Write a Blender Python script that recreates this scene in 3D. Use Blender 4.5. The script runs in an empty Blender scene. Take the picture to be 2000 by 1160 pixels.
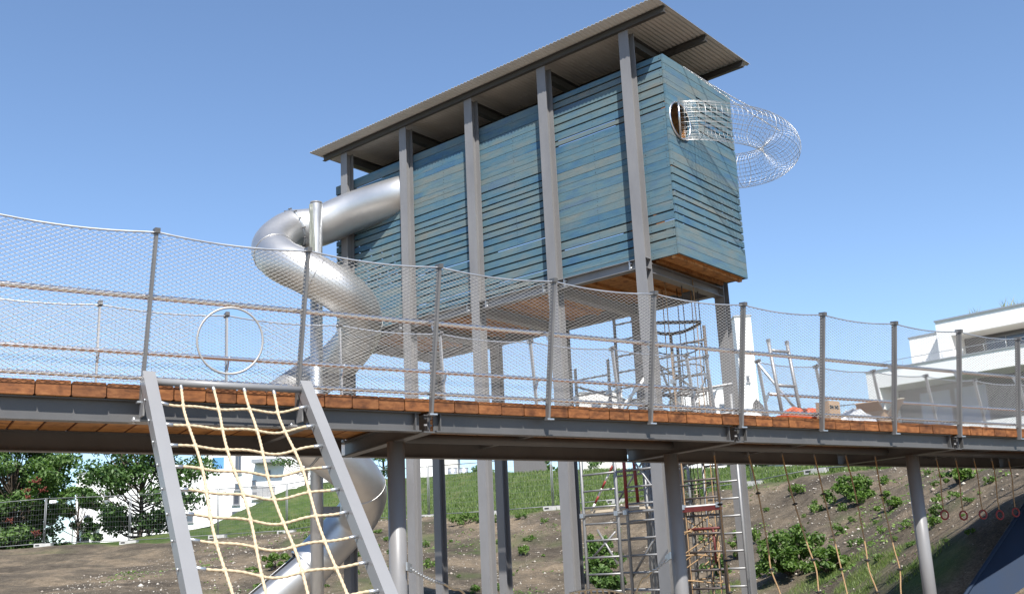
import bpy, bmesh, math, random
import numpy as np
from mathutils import Vector, Matrix
random.seed(7); RNG = np.random.default_rng(7)
scene = bpy.context.scene
COL = scene.collection

# ------------------------------------------------------------------ camera
F_PX, PITCH, ROLL, CY_PX, EYE = 2010.24, 0.22810, -0.04630, 643.55, 1.6
fw = np.array([0, math.cos(PITCH), math.sin(PITCH)])
rt0 = np.array([1.0, 0, 0]); up0 = np.array([0, -math.sin(PITCH), math.cos(PITCH)])
cR, sR = math.cos(ROLL), math.sin(ROLL)
rt = cR*rt0 + sR*up0; up = -sR*rt0 + cR*up0
cam_d = bpy.data.cameras.new('camera'); cam = bpy.data.objects.new('camera', cam_d); COL.objects.link(cam)
M = Matrix(((rt[0], up[0], -fw[0], 0), (rt[1], up[1], -fw[1], 0), (rt[2], up[2], -fw[2], EYE), (0, 0, 0, 1)))
cam.matrix_world = M
cam_d.sensor_width = 36; cam_d.lens = F_PX/2000*36; cam_d.shift_y = (CY_PX-580)/2000
cam_d.clip_start = 0.1; cam_d.clip_end = 3000
scene.camera = cam

# ------------------------------------------------------------------ sky, sun, exposure
SUN = Vector((0.26, -1.52, 1.87)).normalized()
world = bpy.data.worlds.new('World'); scene.world = world; world.use_nodes = True
nt = world.node_tree; nt.nodes.clear()
sky = nt.nodes.new('ShaderNodeTexSky'); sky.sky_type = 'NISHITA'; sky.sun_disc = False
sky.sun_elevation = math.asin(SUN.z); sky.sun_rotation = math.atan2(SUN.x, SUN.y)
sky.air_density = 1.0; sky.dust_density = 0.35; sky.ozone_density = 3.6; sky.altitude = 500
bg = nt.nodes.new('ShaderNodeBackground'); bg.inputs['Strength'].default_value = 0.115
wo = nt.nodes.new('ShaderNodeOutputWorld')
nt.links.new(sky.outputs[0], bg.inputs[0]); nt.links.new(bg.outputs[0], wo.inputs[0])
sl = bpy.data.lights.new('sun', 'SUN'); sl.energy = 5.0; sl.angle = math.radians(0.5); sl.color = (1.0, 0.955, 0.89)
so = bpy.data.objects.new('sun', sl); COL.objects.link(so)
so.rotation_euler = SUN.to_track_quat('Z', 'Y').to_euler()
scene.view_settings.view_transform = 'Standard'; scene.view_settings.look = 'None'
scene.view_settings.exposure = 0.84; scene.view_settings.gamma = 1.0; scene.view_settings.use_curve_mapping = False
scene.cycles.max_bounces = 8; scene.cycles.transparent_max_bounces = 12

# ------------------------------------------------------------------ survey helpers (photograph pixel -> point in the world)
def ray(px, py): return rt*((px-1000)/F_PX) + up*((CY_PX-py)/F_PX) + fw
def at(px, py, Y):
    d = ray(px, py); return np.array([0, 0, EYE]) + d*(Y/d[1])

# ------------------------------------------------------------------ materials
MATS = {}
def mat(name, color=(.5, .5, .5), rough=.5, metal=0.0, spec=.5):
    m = bpy.data.materials.new(name); m.use_nodes = True
    b = m.node_tree.nodes['Principled BSDF']
    b.inputs['Base Color'].default_value = (*color, 1); b.inputs['Roughness'].default_value = rough
    b.inputs['Metallic'].default_value = metal; b.inputs['Specular IOR Level'].default_value = spec
    MATS[name] = m; return m
def N(m, t): return m.node_tree.nodes.new(t)
def L(m, a, b): m.node_tree.links.new(a, b)
def bsdf(m): return m.node_tree.nodes['Principled BSDF']
def ramp(m, stops):
    r = N(m, 'ShaderNodeValToRGB'); e = r.color_ramp.elements
    while len(e) < len(stops): e.new(0.5)
    for i, (p, c) in enumerate(stops): e[i].position = p; e[i].color = (*c, 1)
    return r
def noise(m, scale, detail=4, rough=.55, vec=None, dim='3D'):
    n = N(m, 'ShaderNodeTexNoise'); n.inputs['Scale'].default_value = scale; n.inputs['Detail'].default_value = detail
    n.inputs['Roughness'].default_value = rough
    if vec is not None: L(m, vec, n.inputs['Vector'])
    return n
def mapping(m, scale=(1, 1, 1), rnd=False, coord='Object'):
    tc = N(m, 'ShaderNodeTexCoord'); mp = N(m, 'ShaderNodeMapping'); mp.inputs['Scale'].default_value = scale
    L(m, tc.outputs[coord], mp.inputs['Vector'])
    if rnd:
        oi = N(m, 'ShaderNodeObjectInfo'); mu = N(m, 'ShaderNodeMath'); mu.operation = 'MULTIPLY'; mu.inputs[1].default_value = 73.0
        cb = N(m, 'ShaderNodeCombineXYZ'); L(m, oi.outputs['Random'], mu.inputs[0])
        for i in range(3): L(m, mu.outputs[0], cb.inputs[i])
        L(m, cb.outputs[0], mp.inputs['Location'])
    return mp.outputs[0]
def mix(m, fac, a, b, mode='MIX'):
    x = N(m, 'ShaderNodeMix'); x.data_type = 'RGBA'; x.blend_type = mode
    if isinstance(fac, (int, float)): x.inputs[0].default_value = fac
    else: L(m, fac, x.inputs[0])
    for s, v in ((6, a), (7, b)):
        if isinstance(v, tuple): x.inputs[s].default_value = (*v, 1)
        else: L(m, v, x.inputs[s])
    return x.outputs[2]
def bump(m, h, strength=.3, dist=.01):
    b = N(m, 'ShaderNodeBump'); b.inputs['Strength'].default_value = strength; b.inputs['Distance'].default_value = dist
    L(m, h, b.inputs['Height']); L(m, b.outputs[0], bsdf(m).inputs['Normal'])
def weathered(name, color, rough, metal=0., amt=.12, scale=3., spec=.5, bumpy=0.):
    m = mat(name, color, rough, metal, spec); v = mapping(m, (1, 1, .35), rnd=True)
    n = noise(m, scale, 6, .65, v); r = ramp(m, [(.3, tuple(c*(1-amt) for c in color)), (.7, tuple(min(1, c*(1+amt)) for c in color))])
    L(m, n.outputs[0], r.inputs[0]); L(m, r.outputs[0], bsdf(m).inputs['Base Color'])
    rr = N(m, 'ShaderNodeMapRange'); rr.inputs[3].default_value = rough*.8; rr.inputs[4].default_value = min(1, rough*1.2)
    L(m, n.outputs[0], rr.inputs[0]); L(m, rr.outputs[0], bsdf(m).inputs['Roughness'])
    if bumpy: n2 = noise(m, scale*25, 3, .6, v); bump(m, n2.outputs[0], bumpy, .004)
    return m
STEEL = weathered('grey_painted_steel', (.175, .173, .175), .42, amt=.13, scale=2.)
BSTEEL = weathered('slate_painted_steel', (.080, .078, .077), .45, amt=.16, scale=2.5)
LADM = weathered('light_grey_powder_coat', (.20, .20, .203), .4, amt=.05, scale=2.)
GALV = weathered('galvanised_steel', (.50, .52, .54), .42, .85, .15, 6.)
ALU = weathered('aluminium_tube', (.26, .26, .26), .5, .5, .2, 6.)
INOX = weathered('stainless_wire', (.72, .70, .67), .28, 1., .08, 8.)
NETM = weathered('dull_cable', (.42, .41, .39), .55, .55, .08, 8.)
POSTM = weathered('dull_zinc_post', (.14, .137, .134), .55, .3, .15, 6.)
FARPOST = weathered('pale_zinc_post', (.26, .255, .25), .5, .3, .15, 6.)
SLEEVE = mat('dark_sleeve', (.10, .10, .10), .5, .5)
RAILM = weathered('pinkish_steel_tube', (.74, .66, .60), .24, 1., .06, 6.)
SHADEDM = weathered('shade_brown_tube', (.085, .070, .062), .55, .2, .3, 5.)  # dark brown paints the shade under the hut into one scaffold frame
RUBBER = mat('black_rubber', (.012, .012, .012), .7)
TUNM = weathered('tunnel_wire', (.48, .475, .46), .42, .85, .08, 8.)
REDM = weathered('red_painted_tube', (.20, .022, .018), .45, amt=.15)
REDDARK = weathered('dark_red_board', (.11, .016, .014), .6, amt=.3, scale=5.)  # deeper red than the sleeves, more strongly mottled
REDP = mat('red_plastic', (.17, .012, .010), .5)
WHITEP = mat('white_plastic', (.75, .75, .72), .5)
CONC = weathered('concrete', (.42, .41, .39), .9, amt=.15, scale=8., bumpy=.4)
LABEL = mat('white_label', (.78, .78, .76), .6)
BLACKINK = mat('dark_print', (.03, .03, .03), .7)

def slide_steel():
    m = mat('brushed_slide_steel', (.56, .55, .535), .36, .95)
    v = mapping(m, (1.2, 1.2, 1.2)); n = noise(m, 1.6, 5, .6, v)
    r = ramp(m, [(.3, (.50, .495, .485)), (.7, (.58, .57, .555))]); L(m, n.outputs[0], r.inputs[0]); L(m, r.outputs[0], bsdf(m).inputs['Base Color'])
    n2 = noise(m, 9., 5, .7, v); rr = N(m, 'ShaderNodeMapRange'); rr.inputs[3].default_value = .42; rr.inputs[4].default_value = .50
    L(m, n2.outputs[0], rr.inputs[0]); L(m, rr.outputs[0], bsdf(m).inputs['Roughness'])
    n3 = noise(m, 1.2, 1, .4, v); bump(m, n3.outputs[0], .10, .03); return m
SLIDE = slide_steel()

def blue_wood():
    m = mat('blue_stained_boards', (.12, .28, .36), .68, spec=.25)
    v = mapping(m, (1.0, 1.0, 3.5), rnd=True); n = noise(m, 1.5, 6, .62, v)
    oi = N(m, 'ShaderNodeObjectInfo')
    r1 = ramp(m, [(0., (.052, .115, .172)), (.25, (.072, .138, .188)), (.5, (.094, .152, .178)), (.72, (.122, .162, .168)), (1., (.165, .170, .152))])
    L(m, oi.outputs['Random'], r1.inputs[0])
    r2 = ramp(m, [(.34, (.034, .104, .205)), (.47, (.070, .150, .192)), (.56, (.105, .158, .172)), (.68, (.160, .170, .152))]); L(m, n.outputs[0], r2.inputs[0])
    c = mix(m, .55, r1.outputs[0], r2.outputs[0])
    vg = mapping(m, (2.5, 2.5, 70.), rnd=True); g = noise(m, 2.2, 5, .7, vg)
    gr = ramp(m, [(.35, (.72, .72, .72)), (.6, (1.05, 1.05, 1.05))]); L(m, g.outputs[0], gr.inputs[0])
    c2 = mix(m, .8, c, gr.outputs[0], 'MULTIPLY')
    vk = mapping(m, (1.6, 1.6, 9.), rnd=True); vo = N(m, 'ShaderNodeTexVoronoi'); vo.inputs['Scale'].default_value = 1.3; L(m, vk, vo.inputs['Vector'])
    kr = ramp(m, [(.0, (.25, .28, .30)), (.055, (1, 1, 1))]); L(m, vo.outputs['Distance'], kr.inputs[0])
    c3 = mix(m, .8, c2, kr.outputs[0], 'MULTIPLY')
    L(m, c3, bsdf(m).inputs['Base Color']); bump(m, g.outputs[0], .35, .004); return m
BLUEW = blue_wood()

def larch(name, a, b, c, axis_scale):
    m = mat(name, b, .62, spec=.3); v = mapping(m, axis_scale, rnd=True); n = noise(m, 2.2, 6, .65, v)
    r = ramp(m, [(.3, a), (.5, b), (.72, c)]); L(m, n.outputs[0], r.inputs[0])
    oi = N(m, 'ShaderNodeObjectInfo'); ro = ramp(m, [(0, (.72, .70, .68)), (1, (1.15, 1.1, 1.05))]); L(m, oi.outputs['Random'], ro.inputs[0])
    c1 = mix(m, 1., r.outputs[0], ro.outputs[0], 'MULTIPLY')
    v2 = mapping(m, tuple(s*1. for s in (9, 9, 9)), rnd=True); n2 = noise(m, 1.2, 3, .5, v2); k = ramp(m, [(.30, (.30, .27, .26)), (.48, (1, 1, 1))]); L(m, n2.outputs[0], k.inputs[0])
    c2 = mix(m, .7, c1, k.outputs[0], 'MULTIPLY'); L(m, c2, bsdf(m).inputs['Base Color']); bump(m, n.outputs[0], .3, .003); return m
LARCH = larch('oiled_larch', (.090, .034, .012), (.178, .068, .022), (.27, .118, .042), (5, 1.2, 14))
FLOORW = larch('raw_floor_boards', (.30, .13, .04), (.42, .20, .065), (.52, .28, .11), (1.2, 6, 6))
PLY = larch('inner_plywood', (.22, .09, .03), (.30, .13, .05), (.36, .17, .07), (2, 2, 5))

def roof_metal():
    m = mat('zinc_sheet', (.40, .385, .35), .6, 0.); v = mapping(m, (1, .3, 1)); n = noise(m, 1.5, 4, .6, v)
    r = ramp(m, [(.3, (.37, .36, .335)), (.7, (.45, .435, .405))]); L(m, n.outputs[0], r.inputs[0]); L(m, r.outputs[0], bsdf(m).inputs['Base Color']); return m
ROOFM = roof_metal()
DSTEEL = weathered('dark_roof_steel', (.055, .053, .05), .5, amt=.1, scale=2.)

def rope_mat(name, c0, c1):
    m = mat(name, c1, .85, spec=.15); v = mapping(m, (30, 30, 30)); n = noise(m, 3., 3, .6, v)
    r = ramp(m, [(.3, c0), (.7, c1)]); L(m, n.outputs[0], r.inputs[0]); L(m, r.outputs[0], bsdf(m).inputs['Base Color']); bump(m, n.outputs[0], .3, .003); return m
ROPE = rope_mat('hemp_rope', (.40, .31, .20), (.55, .45, .31))
TANROPE = rope_mat('tan_rope', (.22, .125, .06), (.40, .28, .16))
DARKROPE = rope_mat('dark_rope', (.03, .03, .03), (.07, .065, .06))

def leaf_mat(name, cols, transl=.35):
    m = mat(name, cols[1], .5, spec=.35); nt = m.node_tree
    ge = N(m, 'ShaderNodeNewGeometry'); r = ramp(m, [(0, cols[0]), (.5, cols[1]), (1, cols[2])]); L(m, ge.outputs['Random Per Island'], r.inputs[0])
    oi = N(m, 'ShaderNodeObjectInfo'); ro = ramp(m, [(0, (.8, .85, .8)), (1, (1.15, 1.1, 1.))]); L(m, oi.outputs['Random'], ro.inputs[0])
    c = mix(m, 1., r.outputs[0], ro.outputs[0], 'MULTIPLY'); L(m, c, bsdf(m).inputs['Base Color'])
    tr = N(m, 'ShaderNodeBsdfTranslucent'); t2 = mix(m, 1., c, (1.3, 1.6, .7), 'MULTIPLY'); L(m, t2, tr.inputs[0])
    ms = N(m, 'ShaderNodeMixShader'); ms.inputs[0].default_value = transl
    L(m, bsdf(m).outputs[0], ms.inputs[1]); L(m, tr.outputs[0], ms.inputs[2]); L(m, ms.outputs[0], nt.nodes['Material Output'].inputs[0]); return m
LEAF_DARK = leaf_mat('dark_green_leaves', ((0.0416, 0.0805, 0.0249), (0.0805, 0.1457, 0.0444), (0.1388, 0.222, 0.0764)))
LEAF_MID = leaf_mat('mid_green_leaves', ((0.0555, 0.1082, 0.0334), (0.1041, 0.1874, 0.0555), (0.1734, 0.2706, 0.0971)))
LEAF_WEED = leaf_mat('weed_leaves', ((.050, .095, .020), (.100, .175, .040), (.180, .255, .080)))
GRASSB = leaf_mat('grass_blades', ((.065, .110, .024), (.105, .160, .040), (.165, .200, .070)), .25)
STRAW = leaf_mat('roof_grass_blades', ((.16, .17, .07), (.22, .23, .10), (.28, .27, .14)), .2)
BARK = weathered('bark', (.075, .055, .04), .9, amt=.3, scale=8., bumpy=.5)
BERRY = mat('orange_berries', (.115, .020, .010), .6)
PLASTER = weathered('white_render', (.80, .795, .78), .85, amt=.025, scale=.8)
PLASTERD = weathered('cream_render', (.62, .60, .56), .85, amt=.03, scale=.8)
GREYR = weathered('grey_cladding', (.105, .10, .10), .8, amt=.06, scale=1.2)
COPING = mat('zinc_coping', (.34, .35, .36), .45, .5)
GLASS = mat('window_glass', (.05, .065, .09), .06, 0., .9)
CURTAIN = mat('pale_blue_curtain', (.30, .34, .44), .8)
LOUVRE = mat('dark_louvres', (.045, .05, .065), .5)
FRAMEM = mat('grey_window_frame', (.16, .16, .17), .5)
CARD = weathered('brown_cardboard', (.46, .31, .19), .85, amt=.1, scale=4.)
SACK = weathered('orange_woven_plastic', (.62, .10, .02), .5, amt=.2, scale=6., bumpy=.5)
PALEPLY = weathered('pale_sheet', (.55, .47, .36), .7, amt=.1)
GREYFILM = weathered('grey_film', (.50, .51, .52), .35, amt=.15, scale=5., bumpy=.4)
BLUEM = weathered('blue_rubber', (.011, .023, .048), .75, amt=.12, scale=3., spec=.3, bumpy=.3)
FENCEM = weathered('weathered_zinc', (.16, .165, .17), .55, .3, .15, 5.)
HDPE = mat('pale_drum_metal', (.55, .56, .58), .4, .6)
GREENP = mat('green_tube', (.05, .42, .10), .45)

# ------------------------------------------------------------------ mesh builder
class MB:
    def __init__(s): s.v = []; s.f = []; s.sm = []
    def add(s, vs, fs, smooth=False):
        o = len(s.v); s.v.extend([tuple(map(float, p)) for p in vs]); s.f.extend([tuple(i+o for i in f) for f in fs]); s.sm.extend([smooth]*len(fs)); return s
    def box(s, x0, x1, y0, y1, z0, z1):
        vs = [(x, y, z) for x in (x0, x1) for y in (y0, y1) for z in (z0, z1)]
        return s.add(vs, [(0, 1, 3, 2), (4, 6, 7, 5), (0, 4, 5, 1), (2, 3, 7, 6), (0, 2, 6, 4), (1, 5, 7, 3)])
    def obox(s, c, ax, ay, az):        # centre and three half-axis vectors
        c, ax, ay, az = map(np.array, (c, ax, ay, az))
        vs = [c+i*ax+j*ay+k*az for i in (-1, 1) for j in (-1, 1) for k in (-1, 1)]
        return s.add(vs, [(0, 1, 3, 2), (4, 6, 7, 5), (0, 4, 5, 1), (2, 3, 7, 6), (0, 2, 6, 4), (1, 5, 7, 3)])
    def prism(s, poly, A, ex, ey, D):  # polygon (a,b) in the plane A + a*ex + b*ey, swept along D
        A, ex, ey, D = map(lambda q: np.array(q, float), (A, ex, ey, D)); n = len(poly)
        p = [A+a*ex+b*ey for a, b in poly]; vs = p+[q+D for q in p]
        fs = [tuple(range(n))[::-1], tuple(range(n, 2*n))]+[(i, (i+1) % n, n+(i+1) % n, n+i) for i in range(n)]
        if np.dot(np.cross(ex, ey), D) < 0: fs = [f[::-1] for f in fs]
        return s.add(vs, fs)
    def sweep(s, pts, r, n=8, cap=True, smooth=True, closed=False, twist=0., lob=0., upv=(0, 0, 1)):
        P = np.array(pts, float); m = len(P)
        T = np.roll(P, -1, 0)-np.roll(P, 1, 0) if closed else np.gradient(P, axis=0)
        T /= np.linalg.norm(T, axis=1)[:, None]+1e-12
        a = np.array(upv, float); a = a if abs(T[0]@a) < .95 else np.array([1., 0, 0])
        U = []; u = a-T[0]*(a@T[0]); u /= np.linalg.norm(u)
        for t in T: u = u-t*(u@t); u = u/np.linalg.norm(u); U.append(u)
        U = np.array(U); V = np.cross(T, U); R = np.full(m, r) if np.isscalar(r) else np.array(r)
        th = np.arange(n)*2*math.pi/n; ds = np.concatenate([[0], np.cumsum(np.linalg.norm(np.diff(P, axis=0), axis=1))])
        rad = R[:, None]*(1+lob*np.cos(3*th[None]-twist*ds[:, None])) if lob else R[:, None]*np.ones(n)[None]
        vs = (P[:, None]+rad[..., None]*(U[:, None]*np.cos(th)[None, :, None]+V[:, None]*np.sin(th)[None, :, None])).reshape(-1, 3)
        fs = []; rng = m if closed else m-1
        for i in range(rng):
            a0 = i*n; b0 = ((i+1) % m)*n
            for j in range(n): k = (j+1) % n; fs.append((a0+j, a0+k, b0+k, b0+j))
        if cap and not closed: fs.append(tuple(range(n))[::-1]); fs.append(tuple(range((m-1)*n, m*n)))
        return s.add(vs, fs, smooth)
    def tube(s, a, b, r, n=8, **k): return s.sweep([a, b], r, n, **k)
    def build(s, name, m, parent=None, kind=None):
        me = bpy.data.meshes.new(name); me.from_pydata(s.v, [], s.f); me.update()
        if any(s.sm): me.polygons.foreach_set('use_smooth', s.sm)
        for q in (m if isinstance(m, (list, tuple)) else [m]): me.materials.append(q)
        o = bpy.data.objects.new(name, me); COL.objects.link(o)
        if parent: o.parent = parent
        if kind: o['kind'] = kind
        return o
def obj_np(name, V, Fc, m, parent=None, kind=None, smooth=False):
    me = bpy.data.meshes.new(name); V = np.asarray(V, np.float32); Fc = np.asarray(Fc, np.int32); k = Fc.shape[1]
    me.vertices.add(len(V)); me.vertices.foreach_set('co', V.ravel())
    me.loops.add(Fc.size); me.loops.foreach_set('vertex_index', Fc.ravel())
    me.polygons.add(len(Fc)); me.polygons.foreach_set('loop_start', np.arange(0, Fc.size, k, dtype=np.int32))
    if smooth: me.polygons.foreach_set('use_smooth', np.ones(len(Fc), bool))
    me.update(calc_edges=True); me.materials.append(m)
    o = bpy.data.objects.new(name, me); COL.objects.link(o)
    if parent: o.parent = parent
    if kind: o['kind'] = kind
    return o
def tag(o, label, cat, group=None, kind=None):
    if label: o['label'] = label
    if cat: o['category'] = cat
    if group: o['group'] = group
    if kind: o['kind'] = kind
    return o
def thing(name, label, cat, loc=(0, 0, 0), rz=0., group=None):
    o = bpy.data.objects.new(name, None); COL.objects.link(o); o.empty_display_size = .2
    o.location = tuple(map(float, loc)); o.rotation_euler = (0, 0, rz); return tag(o, label, cat, group)
def copy_tree(o, parent=None):
    c = o.copy(); COL.objects.link(c)
    if parent: c.parent = parent
    for ch in list(o.children): copy_tree(ch, c)
    return c
def I_sec(b, h, tf, tw): # I-section polygon, flanges across b, depth h
    return [(-b/2, -h/2), (b/2, -h/2), (b/2, -h/2+tf), (tw/2, -h/2+tf), (tw/2, h/2-tf), (b/2, h/2-tf), (b/2, h/2), (-b/2, h/2), (-b/2, h/2-tf), (-tw/2, h/2-tf), (-tw/2, -h/2+tf), (-b/2, -h/2+tf)]
def catmull(P, n=12):
    P = np.array(P, float); P = np.vstack([2*P[0]-P[1], P, 2*P[-1]-P[-2]]); o = []
    for i in range(1, len(P)-2):
        a, b, c, d = P[i-1:i+3]
        for t in np.linspace(0, 1, n, endpoint=False): o.append(.5*((2*b)+(c-a)*t+(2*a-5*b+4*c-d)*t*t+(3*b-a-3*c+d)*t**3))
    o.append(P[-2]); return np.array(o)

# value noise for the terrain
_LAT = RNG.random((256, 256))
def vnoise(x, y):
    xi = np.floor(x).astype(int); yi = np.floor(y).astype(int); fx = x-xi; fy = y-yi; fx = fx*fx*(3-2*fx); fy = fy*fy*(3-2*fy)
    g = lambda a, b: _LAT[a % 256, b % 256]
    return (g(xi, yi)*(1-fx)+g(xi+1, yi)*fx)*(1-fy)+(g(xi, yi+1)*(1-fx)+g(xi+1, yi+1)*fx)*fy-.5
def fbm(x, y, o=4):
    r = 0; a = 1
    for i in range(o): r = r+a*vnoise(x*2**i+17*i, y*2**i+31*i); a *= .5
    return r

# ------------------------------------------------------------------ ground
FENCE_PX = [(-70, 1074, 43.3), (85, 1067, 43), (252, 1061, 42.7), (425, 1051, 42.2), (560, 1040, 41.4), (700, 1024, 40.6), (838, 1011, 39.6), (960, 1003, 38.6), (1081, 996, 37.7), (1205, 983, 36.5), (1335, 966, 35.0), (1470, 946, 33.4), (1595, 929, 31.8), (1722, 916, 30.2)]
CREST = np.array([at(*q) for q in FENCE_PX])
pix = [(0, 1159, 27), (350, 1159, 27), (180, 1110, 34), (500, 1159, 27), (0, 1100, 38), (400, 1090, 36),
       (650, 1159, 27), (700, 1080, 33), (850, 1157, 27.5), (1000, 1156, 27.0), (1050, 1060, 33.5), (900, 1060, 34.5), (900, 1030, 37.2), (1060, 1015, 36.4), (1150, 1158, 26.5), (1200, 1060, 32),
       (1400, 1157, 22.5), (1400, 1060, 29), (1550, 1157, 20.5), (1550, 1030, 27), (1550, 955, 30.8), (1700, 1157, 17.2), (1700, 1030, 24.5), (1700, 940, 28.5),
       (1800, 1158, 15.4), (1850, 1157, 14.8), (1850, 1090, 15.2), (1850, 1030, 17.6), (1850, 925, 24.), (1985, 1130, 14.3), (1985, 970, 15.3), (1985, 910, 19.), (1900, 904, 25),
       (400, 1033, 50), (540, 988, 54), (600, 966, 56), (700, 952, 57), (830, 943, 57), (950, 926, 57), (1100, 921, 57), (1250, 919, 57), (1400, 917, 55), (1500, 917, 50), (1600, 912, 46), (1750, 905, 42), (1050, 960, 47), (650, 1000, 47)]
ctrl = [at(*q) for q in pix]+list(CREST)+[c+np.array([0, -1.2, -.05]) for c in CREST]
for x, y, z in [(-14, 5, .1), (0, -3, 0), (12, 0, .1), (-8, 12, .05), (0, 10, 0), (6, 10, 0.05), (-4, 17, 0), (0, 17, 0), (3, 15, 0), (-6, 20, .3), (4.5, 17, .2), (-15, 20, .8), (7.5, 11.0, .2), (11, 12., .5), (14, 14, 1.2), (18, 20, 3.8), (22, 30, 4.6), (-22, 44, 3.0), (-16, 52, 2.9), (-24, 58, 2.8), (-10, 54, 3.0), (-34, 40, 3.0), (30, 45, 5.5), (20, 60, 6.0), (8, 68, 6.4), (-6, 68, 5.2), (-20, 68, 3.0), (-3, 22.5, .2), (1.5, 21.5, .2), (4.5, 19, .45)]:
    ctrl.append(np.array([x, y, z]))
ctrl = np.array(ctrl, float)
def _K(d2): return np.where(d2 > 1e-12, .5*d2*np.log(d2+1e-12), 0)
_c = ctrl[:, :2]; _n = len(_c); _A = np.zeros((_n+3, _n+3)); _d2 = ((_c[:, None]-_c[None])**2).sum(-1)
_A[:_n, :_n] = _K(_d2)+np.eye(_n)*2.0; _A[:_n, _n] = 1; _A[:_n, _n+1:] = _c; _A[_n, :_n] = 1; _A[_n+1:, :_n] = _c.T
_w = np.linalg.solve(_A, np.concatenate([ctrl[:, 2], [0, 0, 0]]))
def gbase(x, y):
    x = np.asarray(x, float); y = np.asarray(y, float); s = x.shape; X = np.stack([x.ravel(), y.ravel()], 1); out = np.empty(len(X))
    for i in range(0, len(X), 20000):
        q = X[i:i+20000]; out[i:i+20000] = _K(((q[:, None]-_c[None])**2).sum(-1))@_w[:_n]+_w[_n]+q@_w[_n+1:]
    out = np.clip(out, -.3, 7.5).reshape(s)
    ed = np.clip((np.maximum(np.maximum(np.abs(x)-26, y-66), -4-y))/14., 0, 1)
    far = np.where(y > 20, 3.0, 0.0); return out*(1-ed)+far*ed
def gz(x, y): 
    b = gbase(x, y); rough = np.clip((np.asarray(y)-12)/6, .15, 1)
    return b+rough*(.16*fbm(np.asarray(x)*.55, np.asarray(y)*.55, 3)+.07*fbm(np.asarray(x)*2.3+9, np.asarray(y)*2.3, 3))
def gzs(x, y): return float(gz(np.array([x]), np.array([y]))[0])
def ground_hit(px, py):
    d = ray(px, py); d = d/d[1]; ys = np.arange(13, 75, .15); P = np.array([0, 0, EYE])[None]+d[None]*ys[:, None]
    g = gz(P[:, 0], P[:, 1]); i = np.argmax(P[:, 2] <= g)
    if P[i, 2] > g[i]: return None
    return np.array([P[i, 0], P[i, 1], g[i]])
PATCH = [ground_hit(*q_) for q_ in ((1440, 1140), (1500, 1150), (1560, 1152), (1610, 1130), (1660, 1140), (1700, 1122), (1750, 1128), (1650, 1110), (1790, 1140), (1690, 1150))]
PATCH = [q_ for q_ in PATCH if q_ is not None]
crest_x = CREST[:, 0]; crest_y = CREST[:, 1]
def grass_mask(x, y):
    cy = np.interp(x, crest_x, crest_y); n = fbm(x*.8, y*.8, 4)
    g = np.clip((y-cy+.9+n*1.6)/.8, 0, 1)                                    # the hill beyond the site fence
    p = np.zeros_like(x)                                                        # lush patches at the foot of the slope
    for c in PATCH: p = np.maximum(p, np.clip(1.0-np.hypot((x-c[0])/.7, (y-c[1])/.7)+n*1.5, 0, 1))
    q = np.clip(1.-np.hypot((x+4.2)/1.5, (y-30)/3.0)+n*1.3-.45, 0, 1)
    w = np.clip(fbm(x*.5+40, y*.5, 4)*2.2-.75, 0, .55)*(y < cy)
    return np.clip(np.maximum.reduce([g, p, q, w]), 0, 1)
xs = np.unique(np.concatenate([np.arange(-17, 19.01, .2), np.arange(-40, -17, 1.), np.arange(19, 42, 1.), [-1500, -800, -400, -200, -120, -80, -60, -50, 50, 60, 80, 120, 200, 400, 800, 1500]]))
ys = np.unique(np.concatenate([np.arange(13, 48.01, .2), np.arange(-6, 13, .7), np.arange(48, 76, .8), [-1500, -400, -100, -40, -20, -12, 80, 90, 105, 130, 170, 230, 320, 500, 900, 2500]]))
GX, GY = np.meshgrid(xs, ys); GZ = gz(GX, GY); nx, ny = len(xs), len(ys)
idx = np.arange(nx*ny).reshape(ny, nx)
Fg = np.stack([idx[:-1, :-1], idx[:-1, 1:], idx[1:, 1:], idx[1:, :-1]], -1).reshape(-1, 4)
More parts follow.
